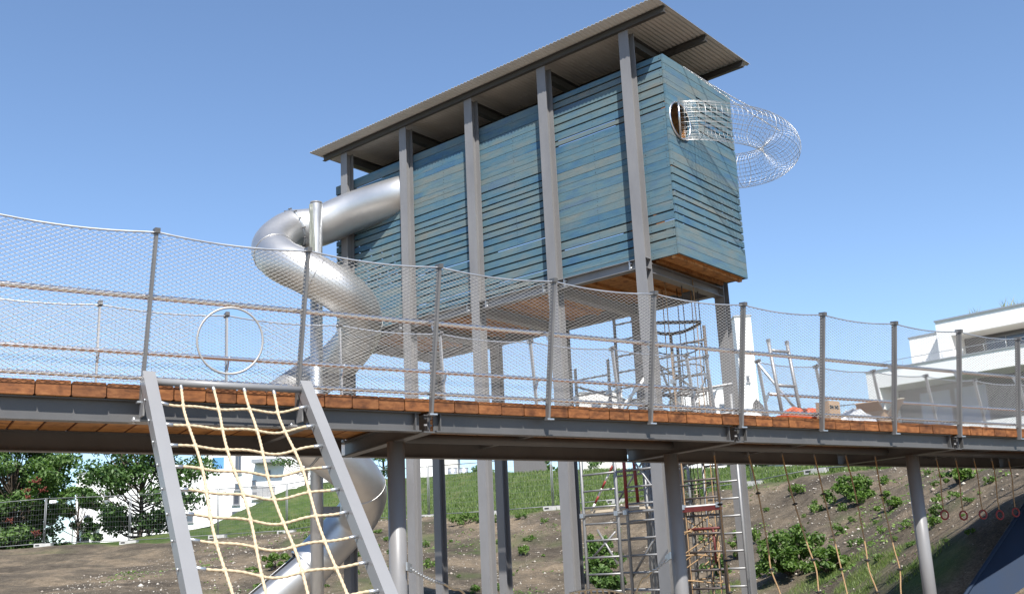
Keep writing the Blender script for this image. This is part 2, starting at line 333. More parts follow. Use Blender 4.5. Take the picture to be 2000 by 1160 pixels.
def ground_mat():
    m = mat('bare_soil_and_grass', (.2, .15, .1), .95, spec=.15)
    at_ = N(m, 'ShaderNodeAttribute'); at_.attribute_name = 'grass'
    v = mapping(m); n1 = noise(m, .55, 6, .6, v); n2 = noise(m, 5., 6, .7, v); n3 = noise(m, 28., 4, .7, v)
    s1 = ramp(m, [(.34, (.066, .056, .044)), (.5, (.115, .097, .073)), (.62, (.186, .150, .107))]); L(m, n1.outputs[0], s1.inputs[0])
    s2 = ramp(m, [(.3, (.62, .60, .58)), (.7, (1.25, 1.22, 1.2))]); L(m, n2.outputs[0], s2.inputs[0]); soil = mix(m, 1., s1.outputs[0], s2.outputs[0], 'MULTIPLY')
    s3 = ramp(m, [(.32, (.55, .55, .55)), (.68, (1.4, 1.4, 1.4))]); L(m, n3.outputs[0], s3.inputs[0]); soil = mix(m, .9, soil, s3.outputs[0], 'MULTIPLY')
    vo = N(m, 'ShaderNodeTexVoronoi'); vo.inputs['Scale'].default_value = 16.; vo.inputs['Randomness'].default_value = 1.; L(m, v, vo.inputs['Vector'])
    st = ramp(m, [(.10, (1, 1, 1)), (.16, (0, 0, 0))]); L(m, vo.outputs['Distance'], st.inputs[0])
    sel = N(m, 'ShaderNodeSeparateColor'); L(m, vo.outputs['Color'], sel.inputs[0]); gt = N(m, 'ShaderNodeMath'); gt.operation = 'GREATER_THAN'; gt.inputs[1].default_value = .80; L(m, sel.outputs[0], gt.inputs[0])
    mu = N(m, 'ShaderNodeMath'); mu.operation = 'MULTIPLY'; L(m, st.outputs[0], mu.inputs[0]); L(m, gt.outputs[0], mu.inputs[1])
    soil = mix(m, mu.outputs[0], soil, (.30, .275, .24))
    g1 = noise(m, 1.1, 5, .65, v); g2 = noise(m, 9., 5, .75, v)
    gr = ramp(m, [(.3, (.046, .078, .022)), (.5, (.068, .102, .032)), (.68, (.112, .125, .052))]); L(m, g1.outputs[0], gr.inputs[0])
    gq = ramp(m, [(.3, (.62, .66, .6)), (.7, (1.25, 1.22, 1.2))]); L(m, g2.outputs[0], gq.inputs[0]); grass = mix(m, .9, gr.outputs[0], gq.outputs[0], 'MULTIPLY')
    a2 = N(m, 'ShaderNodeAttribute'); a2.attribute_name = 'bounce_sand'
    sr = ramp(m, [(.3, (.27, .22, .17)), (.7, (.36, .30, .235))]); L(m, n2.outputs[0], sr.inputs[0]); soil = mix(m, a2.outputs['Fac'], soil, sr.outputs[0])
    c = mix(m, at_.outputs['Fac'], soil, grass); L(m, c, bsdf(m).inputs['Base Color'])
    ad = N(m, 'ShaderNodeMath'); ad.operation = 'ADD'; L(m, n2.outputs[0], ad.inputs[0]); L(m, n3.outputs[0], ad.inputs[1]); bump(m, ad.outputs[0], .8, .05); return m
ground = obj_np('ground', np.stack([GX.ravel(), GY.ravel(), GZ.ravel()], 1), Fg, ground_mat(), kind='structure', smooth=True)
ga = ground.data.attributes.new('grass', 'FLOAT', 'POINT'); ga.data.foreach_set('value', grass_mask(GX.ravel(), GY.ravel()).astype(np.float32))

sa = ground.data.attributes.new('bounce_sand', 'FLOAT', 'POINT')   # unseen pale playground floor, added to bounce light up onto the undersides
_sd = np.clip((.42-GZ.ravel())/.2, 0, 1)*np.clip((23-GY.ravel())/1.5, 0, 1)*np.clip((30-np.abs(GX.ravel()))/4, 0, 1)*np.clip((GY.ravel()+18)/4, 0, 1)
sa.data.foreach_set('value', _sd.astype(np.float32))

# ------------------------------------------------------------------ play tower  (local: x = towards the near end, y = depth, z = above the tower floor)
PSI = math.atan2(-.64127, .76732)
O_T = (2.506, 14.488, 4.401+EYE); H, W, LEN = 3.2, 2.11, 7.69
UC = [.56+1.664*i for i in range(5)]       # column centre lines, measured from the near end
Mt = Matrix.Translation(O_T) @ Matrix.Rotation(PSI, 4, 'Z')
def TW(u, v, z): q = Mt @ Vector((-u, v, z)); return np.array(q)
tower = thing('play_tower', 'long blue plank-clad play hut raised on tall grey steel columns under a corrugated roof', 'play tower', O_T, PSI)
def tgz(u, v): p = TW(u, v, 0); return gzs(p[0], p[1])-O_T[2]
for u in UC:
    zb = tgz(u, -.28)-.15
    MB().prism(I_sec(.18, .172, .012, .009), (-u, -.112, zb), (1, 0, 0), (0, 1, 0), (0, 0, 3.72-zb)).build('column', STEEL, tower)
    zb = tgz(u, 2.2)-.15
    MB().prism(I_sec(.18, .172, .012, .009), (-u, 2.222, zb), (1, 0, 0), (0, 1, 0), (0, 0, 3.72-zb)).build('column', STEEL, tower)
    # bolted head plate and bracing stiffeners at floor level
    for s in (-1, 1):
        for zz in (.012, -.145):
            MB().box(-u+min(s*.0055, s*.088), -u+max(s*.0055, s*.088), -.184, -.040, zz-.006, zz+.006).build('stiffener', STEEL, tower)
            MB().prism([(0, 0), (.07, 0), (0, -.12)], (-u+s*.006, -.12, zz-.008), (s, 0, 0), (0, 0, 1), (0, .012, 0)).build('gusset', STEEL, tower)
    # rafter and floor cross-beam
    MB().prism(I_sec(.12, .17, .010, .008), (-u, -.024, 3.62), (1, 0, 0), (0, 0, 1), (0, 2.158, 0)).build('rafter', DSTEEL, tower)
    MB().prism(I_sec(.16, .152, .010, .008), (-u, -.024, -.122), (1, 0, 0), (0, 0, 1), (0, 2.158, 0)).build('cross_beam', STEEL, tower)
for i in range(4):
    a, b = UC[i]+.092, UC[i+1]-.092
    for v in (-.11, 2.222):
        MB().prism(I_sec(.13, .152, .009, .007), (-b, v, -.056), (0, 1, 0), (0, 0, 1), (b-a, 0, 0)).build('floor_beam', STEEL, tower)
    for q in (a+.12, b-.12):       # end plates with bolts
        pl = MB().box(-q-.006, -q+.006, -.172, -.116, -.118, .008).build('splice_plate', GALV, tower)
        for zz in (-.02, -.09): MB().tube((-q-.03, -.145, zz), (-q+.03, -.145, zz), .012, 6).build('bolt', GALV, pl)
for v in (-.215, 1.03, 2.26):
    MB().prism(I_sec(.07, .11, .008, .006), (-7.80, v, 3.776), (0, 1, 0), (0, 0, 1), (8.03, 0, 0)).build('purlin', DSTEEL, tower)
# corrugated roof sheet
nw = 430; xr = np.linspace(-7.88, .25, nw+1); zr = 3.845+.011*np.cos((xr)*2*math.pi/.0762)
V = []; 
for yy in (-.51, .24, 1.0, 1.75, 2.50):
    for dz in (0., .006): V += [(x, yy, z+dz) for x, z in zip(xr, zr)]
V = np.array(V); k = nw+1; Fr = []
for r in range(4):
    for i in range(nw):
        a = (2*r)*k+i; b = (2*r+2)*k+i
        Fr.append((a, b, b+1, a+1)); Fr.append((a+k, a+k+1, b+k+1, b+k))
for i in range(nw): Fr.append((i, i+1, k+i+1, k+i)); a = 8*k+i; Fr.append((a, a+k, a+k+1, a+1))
for r in range(4):
    for i in (0, nw): a = 2*r*k+i; b = a+2*k; Fr.append((a, a+k, b+k, b) if i else (a, b, b+k, a+k))
obj_np('roof_sheet', V, Fr, ROOFM, tower, smooth=False)
# boards
rows_z = [0.]
while rows_z[-1] < H-.19: rows_z.append(rows_z[-1]+random.choice((.118, .128, .136, .145)))
rows_z[-1] = H-.135 if H-rows_z[-1] > .2 else rows_z[-1]; rows_z.append(H)
def rows(seed):
    rg = random.Random(seed); z = [0.]
    while H-z[-1] > .2: z.append(z[-1]+rg.choice((.095, .118, .128, .136, .145)))
    z.append(H); return z
def board_box(mb, ax, a0, a1, z0, z1, face, t, sgn):
    j = random.uniform(0, .0035)
    if ax == 'x': y0, y1 = (face+j, face+t+j) if sgn < 0 else (face-t-j, face-j); mb.box(a0, a1, y0, y1, z0, z1)
    else: x0, x1 = (face-t-j, face-j) if sgn > 0 else (face+j, face+t+j); mb.box(x0, x1, a0, a1, z0, z1)
segs = [(.034, UC[0], 11), (UC[0], UC[1], 11), (UC[1], UC[2], 23), (UC[2], UC[3], 23), (UC[3], UC[4], 37), (UC[4], LEN, 37)]
def open_gap(seg, z):
    if seg < 2: return z > 2.28 or .28 < z < .78
    if seg < 4: return z < 2.02
    return .85 < z < 2.15 or 2.75 < z < 3.05
for si, (u0, u1, sd) in enumerate(segs):
    R = rows(sd)
    for a, b in zip(R[:-1], R[1:]):
        g = .026 if open_gap(si, b) else random.choice((.004, .004, .007)); 
        if b == H: g = 0
        mb = MB(); board_box(mb, 'x', -u1+.002, -u0-.002, a, b-g, 0., .03, -1); mb.build('plank', BLUEW, tower)
R = rows(11)
for a, b in zip(R[:-1], R[1:]):              # far long side, full-length boards
    g = .026 if (open_gap(0, b) and b < H) or 1.0 < b < 1.9 else .005
    for x0, x1 in ((-LEN, -UC[2]), (-UC[2], -.034)):
        mb = MB(); board_box(mb, 'x', x0+.002, x1-.002, a, b-g, W-.002, .03, 1); mb.build('plank', BLUEW, tower)
R = rows(52)
for a, b in zip(R[:-1], R[1:]):              # far end
    g = .026 if .8 < b < 2.1 else .005
    mb = MB(); board_box(mb, 'y', .034, W-.036, a, b-g, -LEN, .03, -1); mb.build('plank', BLUEW, tower)
HC, HR = (.343, 2.19), .285                  # round crawl hole in the near end
R = rows(61)
def near_board(y0, y1, z0, z1):
    """a board of the near end; where it meets the crawl hole its edge follows the circle"""
    if z1 < HC[1]-HR or z0 > HC[1]+HR or y0 > HC[0]+HR or y1 < HC[0]-HR:
        mb = MB(); board_box(mb, 'y', y0, y1, z0, z1, 0., .03, 1); return mb.build('plank', BLUEW, tower)
    zz = np.linspace(z0, z1, 9); h = np.sqrt(np.clip(HR**2-(zz-HC[1])**2, 0, None)); mb = MB()
    lft = [(y0, z0)]+[(HC[0]-hh, z) for hh, z in zip(h, zz)]+[(y0, z1)]; rgt = [(y1, z1)]+[(HC[0]+hh, z) for hh, z in zip(h[::-1], zz[::-1])]+[(y1, z0)]
    for poly in (lft, rgt):
        mb = MB()
        for i in range(1, len(poly)-2):      # quads from the straight side to the arc
            (ya, za), (yb, zb) = poly[i], poly[i+1]; ys_ = poly[0][0]
            q = [(ys_, za), (ya, za), (yb, zb), (ys_, zb)]
            mb.prism(q, (-.03, 0, 0), (0, 1, 0), (0, 0, 1), (.03, 0, 0))
        mb.build('plank', BLUEW, tower)
for a, b in zip(R[:-1], R[1:]):
    low = .45 < b < 1.45
    if 2.2 < b < 2.85:
        near_board(.0, .93, a, b-.005); near_board(.933, W, a, b-.03)
    else:
        near_board(.0, W, a, b-(.027 if low else .005 if b < H else 0))
# screw heads along the stud lines of the boards (tiny, joined)
mb = MB()
def screw(c, n_): c = np.array(c); n_ = np.array(n_); mb.tube(c, c+n_*.003, .0065, 6)
for si, (u0, u1, sd) in enumerate(segs):
    R = rows(sd)
    for a, b in zip(R[:-1], R[1:]):
        for u in (u0+.06, (u0+u1)/2, u1-.06) if u1-u0 > 1 else (u0+.04, u1-.12):
            for z in (a+.03, b-.05): screw((-u+random.uniform(-.008, .008), .0035, z), (0, -1, 0))
R = rows(61)
for a, b in zip(R[:-1], R[1:]):
    for y in (.06, 1.0, W-.06):
        if abs(y-HC[0]) < .34 and abs((a+b)/2-HC[1]) < .4: continue
        for z in (a+.03, b-.05): screw((-.0035, y+random.uniform(-.008, .008), z), (1, 0, 0))
mb.build('screw_head', mat('dull_screw', (.05, .055, .06), .5, .5), tower, 'stuff')
# floor, joists, inner lining behind the crawl hole
for i in range(9):
    a = .05+i*(LEN-.1)/9; MB().box(-a-(LEN-.1)/9+.004, -a, .04, W-.04, .03, .06).build('floor_panel', FLOORW, tower)
for i in range(14):
    u = .12+i*.565
    if min(abs(u-c) for c in UC) < .1: u += .16
    MB().box(-u-.03, -u+.03, .035, W-.035, -.04, .03).build('floor_joist', FLOORW, tower)
MB().box(-.45, -.41, .07, W-.07, -.03, .03).build('floor_joist', FLOORW, tower)
MB().box(-.36, -.04, .06, W-.06, .004, .028).build('soffit_board', FLOORW, tower)
for i in range(4):
    a, b = UC[i]+.1, UC[i+1]-.1; MB().box(-b, -a, -.02, W-.06, .002, .028).build('soffit_board', FLOORW, tower)
MB().box(-.95, -.10, .66, .68, 1.6, 2.9).build('lining_board', FLOORW, tower)
MB().box(-1.35, -1.33, .62, 1.9, .1, 3.1).build('lining_board', PLY, tower)
for u in (.8, 2.2, 3.88, 5.55, 7.2):
    for v in (.034, W-.1): MB().box(-u-.03, -u+.03, v, v+.06, .06, H-.02).build('wall_stud', PLY, tower)
MB().sweep([(.012, HC[0]+(HR+.012)*math.cos(t), HC[1]+(HR+.012)*math.sin(t)) for t in np.linspace(0, 2*math.pi, 41)[:-1]], .016, 8, closed=True, upv=(1, 0, 0)).build('hole_ring', INOX, tower)

# ------------------------------------------------------------------ wire tunnel round the near far corner
tun = thing('wire_crawl_tunnel', 'curved see-through crawl tube of shiny steel wire grid sticking out of the hut end', 'crawl tunnel', TW(0, .343, 2.19), PSI)
def tl(u, v, z): return np.array([-u, v-.343, z-2.19])
C = catmull([tl(*q_) for q_ in ((0, .343, 2.19), (-.20, .48, 2.185), (-.50, .85, 2.17), (-.77, 1.38, 2.15), (-.84, 1.92, 2.12), (-.68, 2.42, 2.10), (-.28, 2.76, 2.10), (.25, 2.86, 2.15), (.74, 2.68, 2.23), (1.06, 2.13, 2.296))], 10)
ds = np.concatenate([[0], np.cumsum(np.linalg.norm(np.diff(C, axis=0), axis=1))]); C = np.stack([np.interp(np.linspace(0, ds[-1], 60), ds, C[:, i]) for i in range(3)], 1)
T_ = np.gradient(C, axis=0); T_ /= np.linalg.norm(T_, axis=1)[:, None]; Nn = np.cross(T_, (0, 0, 1.)); Nn /= np.linalg.norm(Nn, axis=1)[:, None]; Zn = np.cross(Nn, T_)
RT = .298
def tring(i, rr): th = np.linspace(0, 2*math.pi, 33)[:-1]; return [C[i]+rr*(Nn[i]*math.cos(t)+Zn[i]*math.sin(t)) for t in th]
for i in (0, 59): MB().sweep(tring(i, RT), .014, 8, closed=True, upv=T_[i]).build('end_ring', INOX, tun)
for i in range(1, 59):
    big = i in (4, 18, 44)
    MB().sweep(tring(i, RT+.002), .0050 if big else .0021, 5, closed=True, upv=T_[i]).build('hoop_wire', TUNM, tun)
for j in range(26):
    t = 2*math.pi*j/26; P = [C[i]+RT*(Nn[i]*math.cos(t)+Zn[i]*math.sin(t)) for i in range(60)]
    MB().sweep(P, .0023 if j % 6 else .0038, 5).build('long_wire', TUNM, tun)
def chain(mb, a, b, sag=0., link=.028, r=.0045, w=.010):
    a = np.array(a, float); b = np.array(b, float); n = max(3, int(np.linalg.norm(b-a)/(link*.72)))
    P = [a+(b-a)*t-np.array([0, 0, sag*4*t*(1-t)]) for t in np.linspace(0, 1, n+1)]
    for i in range(n):
        d = P[i+1]-P[i]; d = d/np.linalg.norm(d); x = np.cross(d, (0, 0, 1.)); x /= np.linalg.norm(x)+1e-9; y = np.cross(d, x); s = x if i % 2 else y; c = (P[i]+P[i+1])/2
        pts = [c+d*math.cos(t)*link/2+s*math.sin(t)*w for t in np.linspace(0, 2*math.pi, 9)[:-1]]
        mb.sweep(pts, r, 4, closed=True, upv=np.cross(d, s))
i1, i2 = 21, 29
for nm, a, b in (('short', (0., .608, 3.19), C[i1]+np.array([0, 0, RT])), ('long', (0., 1.047, 3.18), C[i2]+np.array([0, 0, RT]))):
    aw = np.array(Mt @ Vector((.01, a[1], a[2]))); bw = np.array(Matrix.Translation(tuple(TW(0, .343, 2.19))) @ Matrix.Rotation(PSI, 4, 'Z') @ Vector(b))
    mb = MB(); chain(mb, aw, bw, .03)
    tag(mb.build('hanging_chain', INOX), 'bright chain holding up the wire tunnel, %s' % ('fixed nearer the hut corner' if nm == 'short' else 'reaching out to its far bend'), 'chain', 'chains carrying the wire tunnel')

# ------------------------------------------------------------------ tube slide on its post
slide = thing('tube_slide', 'shiny stainless steel spiral tube slide winding down from the blue hut', 'slide', TW(6.891, -1.15, 0)*np.array([1, 1, 0])+np.array([0, 0, gzs(*TW(6.891, -1.15, 0)[:2])]))
sl0 = np.array(slide.location)
pu, pv = 6.891, -1.15; RX = np.array([-.767, .641]); FX = np.array([.641, .767]); Rr = .76
PY = TW(pu, pv, 0)[1]
keys = [(690, 414, 68), (619, 444, 95), (567, 452, 128), (533, 482, 180), (549, 508, 222), (592, 529, 253), (659, 565, 303), (696, 598, 338), (705, 634, 368), (693, 668, 394), (657, 708, 428), (596, 750, 474), (544, 790, 530), (558, 828, 585), (612, 866, 632), (678, 912, 690), (712, 955, 725), (702, 998, 765), (672, 1034, 792)]
pth = [TW(5.66, .42, 2.66)-sl0, TW(6.04, .12, 2.555)-sl0]+[at(x, y, PY+.76*math.sin(math.radians(a_)))-sl0 for x, y, a_ in keys]
pth += [at(602, 1108, PY+.50)-sl0]
SP = catmull(pth, 8); dsl = np.concatenate([[0], np.cumsum(np.linalg.norm(np.diff(SP, axis=0), axis=1))]); SP = np.stack([np.interp(np.linspace(0, dsl[-1], 170), dsl, SP[:, i]) for i in range(3)], 1)
RS = .385
ifl = int(np.argmin(np.linalg.norm(SP-(at(572, 451, PY+.62)-sl0), axis=1))); cuts = [0, ifl, ifl+16, ifl+30, ifl+46, ifl+62, ifl+80, ifl+98, ifl+112, 169]
for a, b in zip(cuts[:-1], cuts[1:]):
    MB().sweep(SP[a:b+1], RS, 28, cap=False).build('tube_section', SLIDE, slide)
def sring(i, r, t):
    T0 = SP[min(i+1, 169)]-SP[max(i-1, 0)]; T0 /= np.linalg.norm(T0); x = np.cross(T0, (0, 0, 1)); x /= np.linalg.norm(x); y = np.cross(x, T0)
    return [SP[i]+r*(x*math.cos(q)+y*math.sin(q)) for q in np.linspace(0, 2*math.pi, 41)[:-1]], T0
for i in cuts[1:-1]:
    big = i == ifl; P, T0 = sring(i, RS+.004, 0)
    mb = MB().sweep(P, .020 if big else .007, 6, closed=True, upv=T0); fl = mb.build('joint_flange', SLIDE if not big else GALV, slide)
    if big:
        mb = MB()
        for q in sring(i, RS+.03, 0)[0][::3]: mb.tube(np.array(q)-T0*.035, np.array(q)+T0*.035, .011, 6)
        mb.build('flange_bolt', BSTEEL, fl)
# outlet lip and open chute
P, T0 = sring(169, RS+.004, 0); MB().sweep(P, .022, 8, closed=True, upv=T0).build('outlet_rim', GALV, slide)
nch = 26; x0 = np.cross(T0, (0, 0, 1)); x0 /= np.linalg.norm(x0); v_ = []; run = T0.copy(); run[2] = -.80*np.linalg.norm(run[:2]); run /= np.linalg.norm(run)
for k_, dd in enumerate(np.linspace(0, 2.6, nch)):
    c = SP[169]+T0*.0+run*dd; c[2] = max(c[2], .45); yv = np.cross(x0, run)
    for q in np.linspace(.72*math.pi, 2.28*math.pi, 13):
        for rr in (RS, RS+.012): v_.append(c+rr*(x0*math.cos(q)+yv*math.sin(q)))
f_ = []
for i in range(nch-1):
    for j in range(12):
        a = i*26+j*2; b = a+26; f_ += [(a, a+2, b+2, b), (a+1, b+1, b+3, a+3)]
    for j in (0, 24): a = i*26+j; b = a+26; f_.append((a, b, b+1, a+1))
mb = MB(); mb.add(v_, f_, True); mb.build('outlet_chute', SLIDE, slide)
base = TW(pu, pv, 0); pz = gzs(base[0], base[1])
MB().sweep([(0, 0, -.1), (0, 0, O_T[2]+2.33-pz)], .112, 24).build('support_post', GALV, slide)
MB().tube((0, 0, O_T[2]+2.33-pz), (0, 0, O_T[2]+2.37-pz), .112, 20).build('post_cap', STEEL, slide)
# clamp arms from the post to the tube
for i, zz in ((60, None), (100, None), (133, None), (150, None)):
    c = SP[i]; d = np.array([c[0], c[1], 0]); n_ = d/np.linalg.norm(d); x = np.cross(n_, (0, 0, 1)); z_ = c[2]-.12
    mb = MB().obox(n_*.24+np.array([0, 0, z_]), n_*.16, x*.06, (0, 0, .09)); arm = mb.build('clamp_arm', STEEL, slide)
    mb = MB()
    for q in (-.05, .05): mb.tube(np.array([0, 0, z_+q])+n_*.26-x*.075, np.array([0, 0, z_+q])+n_*.26+x*.075, .01, 6)
    mb.build('clamp_bolt', BSTEEL, arm)
# plastic strip wrap tied to the top of the post
mb = MB(); ang0 = -2.9
for k_ in range(5):
    a = ang0+k_*.22; P = [(.118*math.cos(a+t*.25+.1*math.sin(5*t+k_)), .118*math.sin(a+t*.25+.1*math.sin(5*t+k_)), O_T[2]+2.31-pz-1.02*t) for t in np.linspace(0, 1, 8)]
    mb.sweep(P, .011+.006*(k_ % 3), 5)
wrapped = mb.build('wrapping_film', weathered('creased_film', (.20, .21, .18), .4, amt=.4, scale=9.), slide)

# ------------------------------------------------------------------ footbridge (local: x along, y across towards the tower, z = 0 at the plank underside)
B0 = (-.709, 8.453, 1.300+EYE); BANG = math.atan2(.607, .981); STEP = 1.15345; WB = 1.84; TP = .104
Mb = Matrix.Translation(B0) @ Matrix.Rotation(BANG, 4, 'Z')
def BW(s, p, z): return np.array(Mb @ Vector((s, p, z)))
bridge = thing('footbridge', 'long raised footbridge with orange larch planks on slate grey steel beams', 'footbridge', B0, BANG)
S0, S1 = -4*STEP, 14*STEP
npk = 90; pw = (S1-S0)/npk
for i in range(npk):
    a = S0+i*pw; j = random.uniform(-.006, .005); dz = random.uniform(-.003, .003); c = .007; e = .004
    poly = [(a+e+c, 0), (a+pw-e-c, 0), (a+pw-e, c), (a+pw-e, TP-c+dz), (a+pw-e-c, TP+dz), (a+e+c, TP+dz), (a+e, TP-c+dz), (a+e, c)]
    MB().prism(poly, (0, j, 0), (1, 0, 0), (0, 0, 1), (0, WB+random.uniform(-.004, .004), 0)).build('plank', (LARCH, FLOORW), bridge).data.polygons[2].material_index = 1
stations = [-3*STEP, 0, 3*STEP, 6*STEP, 9*STEP, 12*STEP]
ends = [S0]+stations+[S1]
Csec = [(-.040, -.150), (.040, -.150), (.040, -.139), (-.030, -.139), (-.030, -.012), (.040, -.012), (.040, -.002), (-.040, -.002)]
def csec(s): return [(s*a, b) for a, b in Csec]
for a, b in zip(ends[:-1], ends[1:]):
    ga, gb = (a+.065 if a in stations else a), (b-.065 if b in stations else b)
    for y in (.085, WB-.06):
        hgt = 0 if y < 1 else -.012
        MB().prism([(q, r+(hgt if r < -.05 else 0)) for q, r in [(x_, z_-.083) for x_, z_ in I_sec(.10, .162, .010, .008)]], (ga, y, 0), (0, 1, 0), (0, 0, 1), (gb-ga, 0, 0)).build('edge_beam', BSTEEL, bridge)
    if a > -.5: MB().tube((ga, 1.0, -.085), (gb, 1.0, -.085), .045, 12).build('stringer', BSTEEL, bridge)
    if a in stations or True:
        for q in (ga+.05, gb-.05):
            MB().box(q-.004, q+.004, .036, .080, -.152, -.013).build('stiffener', BSTEEL, bridge)
for s in stations:
    MB().prism([(x_, z_-.098) for x_, z_ in I_sec(.10, .150, .011, .008)], (s, .02, 0), (1, 0, 0), (0, 0, 1), (0, WB-.02, 0)).build('girder', BSTEEL, bridge)
    mb = MB().box(s-.012, s+.012, .028, .034, -.15, -.004)
    pl = mb.build('splice_plate', BSTEEL, bridge)
    for q in (-.05, -.11): MB().tube((s-.035, .05, q), (s+.035, .05, q), .010, 6).build('bolt', STEEL, pl)
for s in (1.5*STEP-.25, -1.5*STEP+.9, 4.5*STEP, 7.5*STEP): MB().box(s-.03, s+.03, .12, WB-.11, -.07, -.004).build('cross_tie', BSTEEL, bridge)
Mbi = Mb.inverted()
for s, x, y in ((0, -1.068, 9.034), (1, 1.657, 11.207), (2, 4.817, 12.676)):
    q = Mbi @ Vector((x, y, 0)); g = gzs(x, y)-B0[2]
    col = MB().tube((q.x, q.y, g-.2), (q.x, q.y, -.165), .0775, 24).build('support_column', STEEL, bridge)
    if s == 2: continue
for st in (-3, 9, 12):
    q = (st*STEP, .9); w = BW(q[0], q[1], 0); g = gzs(w[0], w[1])-B0[2]; MB().tube((q[0], q[1], g-.2), (q[0], q[1], -.165), .0775, 24).build('support_column', STEEL, bridge)
MB().box(1.5*STEP-.3, 1.5*STEP-.2, .3, 1.2, -.058, -.006).build('cross_tie', BSTEEL, bridge)

# ------------------------------------------------------------------ netting fences along the bridge
def net_fence(name, label, pb, lean_p, ranges, ring=None, knots=True, rails=True):
    root = thing(name, label, 'netting fence', B0, BANG)
    ls = .032; HT = 1.20; inw = 1 if lean_p < 0 else -1
    def fp(s, z, off=0.): t = z/HT; return np.array([s+ls*t, pb+lean_p*t+off*inw, z])
    zb = .118
    def ztop(s):
        f = (s/STEP) % 1.0; return HT-.034*4*f*(1-f)
    postm = MB(); tv = np.array([ls, lean_p, HT]); tv /= np.linalg.norm(tv); xv = np.array([1., 0, 0]); yv = np.cross(tv, xv)
    pos = set()
    for a, b in ranges:
        for i in range(math.ceil(a/STEP-1e-6), math.floor(b/STEP+1e-6)+1): pos.add(round(i*STEP, 4))
        pos.add(round(a, 4)); pos.add(round(b, 4))
    for s in sorted(pos):
        lo, hi = fp(s, -.03), fp(s, HT+.012)
        po = MB().obox((lo+hi)/2, xv*(.010 if lean_p < 0 else .008), yv*(.030 if lean_p < 0 else .022), (hi-lo)/2).build('post', POSTM if lean_p < 0 else FARPOST, root)
        mb = MB().obox(fp(s, HT+.006), xv*.019, yv*.042, tv*.018); mb.build('cable_clip', BSTEEL, po)
        q = fp(s, .735, .03); mb = MB().prism([(0, 0), (.075, .012), (.075, .03), (0, -.11)], (s-.006+ls*.6, q[1], .735), (0, inw, 0), (0, 0, 1), (.012, 0, 0)); mb.build('rail_bracket', GALV, po)
        mb = MB().box(s-.035, s+.035, pb-.05*inw if inw > 0 else pb, pb+.0*inw if inw > 0 else pb+.05, -.038, -.026); mb.build('foot_bracket', GALV, po)
    for a, b in ranges:
        if rails:
            MB().sweep([fp(s, .745, .085) for s in np.arange(a, b+.01, .4)], .021, 12).build('handrail', RAILM, root)
            MB().sweep([fp(s, .152, .05) for s in np.arange(a, b+.01, .4)], .015, 10).build('lower_rail', RAILM, root)
        MB().sweep([fp(s, ztop(s)) for s in np.arange(a, b+.001, STEP/10)], .0075, 6).build('top_cable', GALV, root)
        MB().sweep([fp(s, zb) for s in np.arange(a, b+.001, .4)], .0028, 5).build('bottom_cable', INOX, root)
    if ring:
        rs, rz, rr = ring; MB().sweep([fp(rs+rr*math.cos(t), rz+rr*math.sin(t), -.004) for t in np.linspace(0, 2*math.pi, 49)[:-1]], .0085, 8, closed=True, upv=(0, 1, 0)).build('opening_ring', NETM, root)
    # woven cable net: two families of diagonal strands, with a sleeve at every crossing
    cw, ch = .060, .031; Vs = []; Fs = []; nv = 0
    def strand(P, r=.0017):
        nonlocal nv
        P = np.array(P); m = len(P)
        if m < 2: return
        t = P[-1]-P[0]; t /= np.linalg.norm(t); y = np.cross(t, (0, 0, 1.)); y /= np.linalg.norm(y); z = np.cross(y, t)
        off = np.array([y*math.cos(q)+z*math.sin(q) for q in (.5, .5+2.094, .5+4.189)])*r
        Vs.append((P[:, None]+off[None]).reshape(-1, 3)); i = np.arange(m-1)[:, None]*3
        for j in range(3): Fs.append(np.concatenate([nv+i+j, nv+i+(j+1) % 3, nv+i+3+(j+1) % 3, nv+i+3+j], 1))
        nv += 3*m
    ov = []; of = []; no = 0
    oc = np.array([(1, 0, 0), (-1, 0, 0), (0, 1, 0), (0, -1, 0), (0, 0, 1), (0, 0, -1)])*np.array([.0058, .0032, .0032])
    ofc = np.array([(0, 2, 4), (2, 1, 4), (1, 3, 4), (3, 0, 4), (2, 0, 5), (1, 2, 5), (3, 1, 5), (0, 3, 5)])
    for a, b in ranges:
        hh = HT-zb; run = hh*cw/ch
        for fam in (1, -1):
            c = a-run
            while c < b+run:
                t = np.linspace(0, 1, 26); s = c+fam*t*run; ok = (s >= a) & (s <= b)
                if ok.sum() > 1:
                    P = []; 
                    def flush():
                        nonlocal P
                        if len(P) > 1:
                            if not ring: P = [P[0]]+P[3:-1:4]+[P[-1]]
                            strand(P)
                        P = []
                    for si, ti in zip(s, t):
                        inside = a <= si <= b
                        if inside and ring:
                            z_ = zb+(ztop(si)-zb)*ti
                            if (si-ring[0])**2+(z_-ring[1])**2 < (ring[2]-.006)**2: inside = False
                        if inside: P.append(fp(si, zb+(ztop(si)-zb)*ti))
                        else: flush()
                    flush()
                c += cw
        if knots:
            nr = int(hh/(ch/2))
            for r in range(1, nr):
                t = r*(ch/2)/hh; st = 0 if r % 2 == 0 else cw/2
                # crossings of the two families lie every cell width along a row
                s_ = np.arange(a+(a-run-(a-run))+st, b, cw)
                for s in s_:
                    z_ = zb+(ztop(s)-zb)*t
                    if ring and (s-ring[0])**2+(z_-ring[1])**2 < ring[2]**2: continue
                    ov.append(fp(s, z_)[None]+oc); of.append(ofc+no); no += 6
    obj_np('net', np.concatenate(Vs), np.concatenate(Fs), NETM, root, kind='stuff')
    if ov: obj_np('net_sleeve', np.concatenate(ov), np.concatenate(of), SLEEVE, root, kind='stuff')
    return root
